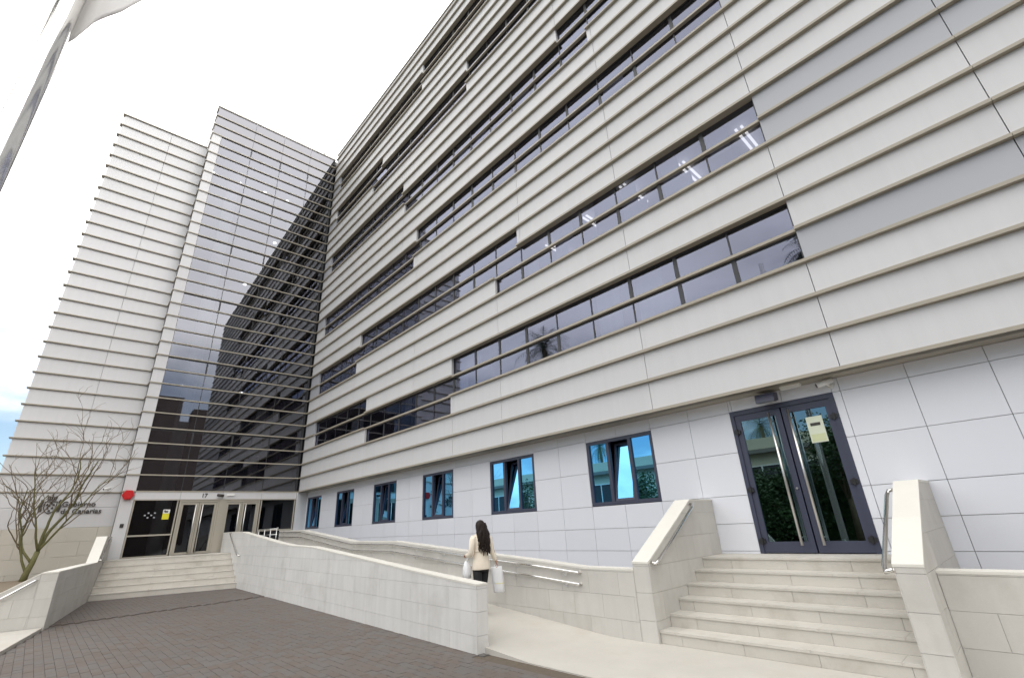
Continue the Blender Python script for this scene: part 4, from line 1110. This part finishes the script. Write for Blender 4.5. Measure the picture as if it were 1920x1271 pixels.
mesh_obj('bag_body', *crumple([(0, 0, .0, .045, .03), (0, 0, .015, .085, .06), (0, 0, .10, .095, .07), (0, 0, .22, .082, .06), (0, 0, .30, .055, .045), (0, 0, .345, .03, .03)], 3, .16), M['bag'], b1, smooth=True)
for s in (-1, 1):
    mesh_obj('handle', *tube([(.0 + s * .02, s * .02, .33), (.02 + s * .01, s * .028, .39), (.035, s * .01, .425)], [.014, .009, .008], 6), M['bag'], b1, smooth=True)
b1.scale = (.88, .88, .88)
p = WM @ Vector((.36, -.02, 0))
b2 = thing('shopping_bag', 'tall flat white carrier bag with a yellow edge held in the right hand', 'bag', (p.x, p.y, p.z + .31), math.radians(58))
mesh_obj('bag_body', *crumple([(0.03, 0, .0, .10, .045), (.03, 0, .02, .125, .06), (.03, 0, .14, .135, .07), (.0, 0, .36, .14, .06), (-.01, 0, .50, .135, .045), (-.01, 0, .545, .13, .03)], 9, .06), M['bag'], b2, smooth=True)
for s in (-1, 1):
    mesh_obj('handle', *tube([(-.06, s * .02, .535), (-.06, s * .02, .57), (-.04, s * .012, .60), (-.02, s * .02, .575), (.0, s * .02, .535)], .008, 6), M['bag'], b2, smooth=True)
b2.scale = (.84, .84, .84)
mesh_obj('print', *loft([(0.03, 0, .19, .1335, .0775), (.03, 0, .197, .1335, .0775)], '', None, None, 16), M['yellow'], b2, smooth=True)

# ================================================================== ACROSS THE STREET (seen only as reflections)
opp = thing('low_building', 'low cream building with a flat roof and window strip across the street', 'building', (3, -33, 0))
box('wall', (-34, 22, -8, 0, -.12, 6.6), M['cream'], opp)
box('parapet', (-34.2, 22.2, -8.2, .2, 6.6, 7.5), M['cream'], opp)
box('roof_edge', (-34.4, 22.4, -8.4, .5, 6.25, 6.58), M['cream_dark'], opp)
for k in range(13):
    x = -32 + k * 4.2
    w_ = boxes_mesh('window', frame_boxes(x, x + 3.0, 3.3, 5.3, .09, -.02, .08, (x + 1.5,)), M['white'], opp)
    box('pane', (x + .09, x + 2.91, .01, .03, 3.39, 5.21), M['int_dark'], w_)
box('pavement_far', (-60, 60, -32.6, -20, -.12, -.02), M['gutter'], None, 'structure')
def leafy(label, loc, h, r, seed, n=1500, cat='tree', name='leafy_tree', trunk=.16, zlow=.45, col=None):
    rr = random.Random(seed); t = thing(name, label, cat, loc, 0, 'planting across the street')
    limb = [tube([(0, 0, 0), (.05, 0, h * .3), (0, .06, h * .7)], [trunk, trunk * .8, trunk * .3], 8)]
    blobs = []
    for k in range(16):
        a, f = rr.uniform(0, 6.28), rr.uniform(0, 1)
        q = Vector((math.cos(a) * r * .7 * f ** .5, math.sin(a) * r * .7 * f ** .5, h * rr.uniform(zlow, .9)))
        blobs.append((q, r * rr.uniform(.25, .48)))
        if k % 2 == 0: limb.append(tube([(0, 0, h * .28), q * .6 + Vector((0, 0, h * .12)), q], [trunk * .4, trunk * .22, .02], 5))
    mesh_obj('trunk', *merge(limb), M['twig'], t, smooth=True)
    V, F = [], []
    for _ in range(n):
        q, br = rr.choice(blobs)
        dv = Vector((rr.gauss(0, 1), rr.gauss(0, 1), rr.gauss(0, 1))).normalized() * br * rr.uniform(.55, 1.08)
        c = q + dv; u = Vector((rr.gauss(0, 1), rr.gauss(0, 1), rr.gauss(0, .5))).normalized() * rr.uniform(.06, .13); w = u.cross(Vector((rr.gauss(0, 1), rr.gauss(0, 1), rr.gauss(0, 1)))).normalized() * u.length * .5
        k = len(V); V += [c - u, c + w, c + u, c - w]; F.append((k, k + 1, k + 2, k + 3))
    mesh_obj('crown', V, F, col or M['leaf'], t, 'stuff')
def hedge(label, x0, x1, y0, y1, h, n, seed):
    rr = random.Random(seed); t = thing('hedge', label, 'hedge', ((x0 + x1) / 2, (y0 + y1) / 2, -.02))
    L_, W_ = (x1 - x0) / 2, (y1 - y0) / 2
    V, F = prism([(-L_ + .15, -W_ + .15), (L_ - .15, -W_ + .15), (L_ - .15, W_ - .15), (-L_ + .15, W_ - .15)], 0, h - .25)
    mesh_obj('inner_growth', V, F, M['leaf'], t)
    V, F = [], []
    for _ in range(n):
        c = Vector((rr.uniform(-L_, L_), W_ * rr.uniform(.8, 1.1), rr.uniform(.05, h * rr.uniform(.9, 1.12))))
        if rr.random() < .25: c = Vector((rr.uniform(-L_, L_), rr.uniform(-W_, W_), h * rr.uniform(.9, 1.1)))
        u = Vector((rr.gauss(0, 1), rr.gauss(0, 1), rr.gauss(0, 1))).normalized() * rr.uniform(.06, .13); w = u.cross(Vector((rr.gauss(0, 1), rr.gauss(0, 1), rr.gauss(0, 1)))).normalized() * u.length * .5
        k = len(V); V += [c - u, c + w, c + u, c - w]; F.append((k, k + 1, k + 2, k + 3))
    mesh_obj('foliage', V, F, M['leaf'], t, 'stuff')
hedge('tall clipped dark hedge across the street opposite the side door', 9.5, 25, -24.0, -22.6, 3.9, 7000, 51)
leafy('tall dense round tree across the street opposite the side door', (18.6, -20.5, -.02), 6.6, 2.2, 31, 5200)
leafy('broad dark shrub across the street opposite the side door', (16.0, -21.0, -.02), 4.4, 2.2, 32, 5200, 'shrub', 'shrub', .1, .12)
leafy('wide dark shrub across the street left of the broad one', (12.6, -20.5, -.02), 4.5, 2.4, 33, 5200, 'shrub', 'shrub', .1, .12)
leafy('spreading small tree in front of the low building', (7.0, -21.5, -.02), 4.7, 2.6, 34, 3500, zlow=.3)
leafy('slender sparse tree far along the street', (-5.2, -20.5, -.02), 5.6, 2.2, 35, 1500)

def palm(label, loc, h, rc, seed):
    rr = random.Random(seed); t = thing('palm_tree', label, 'palm tree', loc, 0, 'palms across the street')
    pts = [Vector((0.25 * math.sin(f * 2), .1 * f, h * f)) for f in [k / 14 for k in range(15)]]
    mesh_obj('trunk', *tube(pts, [.22 - .06 * k / 14 + .02 * (k % 2) for k in range(15)], 10), M['palm_trunk'], t, smooth=True)
    top = pts[-1]; V, F = [], []
    for k in range(58):
        a = rr.uniform(0, 6.28); el_ = rr.uniform(-.55, 1.35); L_ = rc * rr.uniform(.8, 1.05)
        hd = Vector((math.cos(a), math.sin(a), 0)); sd = Vector((-hd.y, hd.x, 0))
        p_ = top.copy(); ang = el_; prev = None
        for i in range(13):
            f = i / 12
            dv = hd * math.cos(ang) + Vector((0, 0, math.sin(ang))); q = p_ + dv * L_ / 12; ang -= .11 + .05 * f
            nrm = dv.cross(sd)
            for s in (-1, 1):
                ll = L_ * .24 * math.sin(math.pi * (.12 + .85 * f)) + .04
                e = p_ + sd * s * ll * .8 + dv * ll * .55 - Vector((0, 0, ll * .25)); n = len(V)
                V += [p_, p_ + dv * .045, e]; F.append((n, n + 1, n + 2))
            n = len(V); V += [p_ - sd * .018, p_ + sd * .018, q + sd * .014, q - sd * .014]; F.append((n, n + 1, n + 2, n + 3))
            p_ = q
    mesh_obj('crown', V, F, M['palm_leaf'], t, 'stuff')
M['brick'] = mat('dark_brick', (0.17, 0.135, 0.125), 0.9, noise=0.1, nscale=0.5)
far = thing('apartment_block', 'dark brown apartment block standing across the far end of the street', 'building', (62, -6, 0))
box('wall', (0, 12, -36, 2, -.12, 25), M['brick'], far); box('wall', (1, 12, 2.01, 6.2, -.12, 23.2), M['brick'], far); box('wall', (2, 12, 6.21, 30, -.12, 19.6), M['brick'], far); box('roof_hut', (3, 7, 8, 10.5, 19.61, 22), M['brick'], far)
for fl_ in range(7):
    for k in range(11):
        y0 = -34 + k * 3.3
        w_ = boxes_mesh('window', [(-.04, -.004, y0, y0 + 1.7, 2 + fl_ * 3.2, 2.08 + fl_ * 3.2), (-.04, -.004, y0, y0 + .08, 2.09 + fl_ * 3.2, 3.5 + fl_ * 3.2), (-.04, -.004, y0 + 1.62, y0 + 1.7, 2.09 + fl_ * 3.2, 3.5 + fl_ * 3.2)], M['cream_dark'], far)
        box('pane', (-.03, -.006, y0 + .09, y0 + 1.61, 2.09 + fl_ * 3.2, 3.5 + fl_ * 3.2), M['int_dark'], w_)
palm('tallest palm by the kerb across the street', (3.2, -15.3, -.1), 13.9, 2.6, 41)
palm('tall palm across the street close to the side stairs', (21.6, -13.2, -.1), 12.6, 1.9, 42)
palm('short palm behind the roof of the low building', (7.1, -44, -.1), 10.3, 3.2, 43)
palm('middle palm behind the roof of the low building', (-14.3, -44, -.1), 11.2, 3.4, 44)
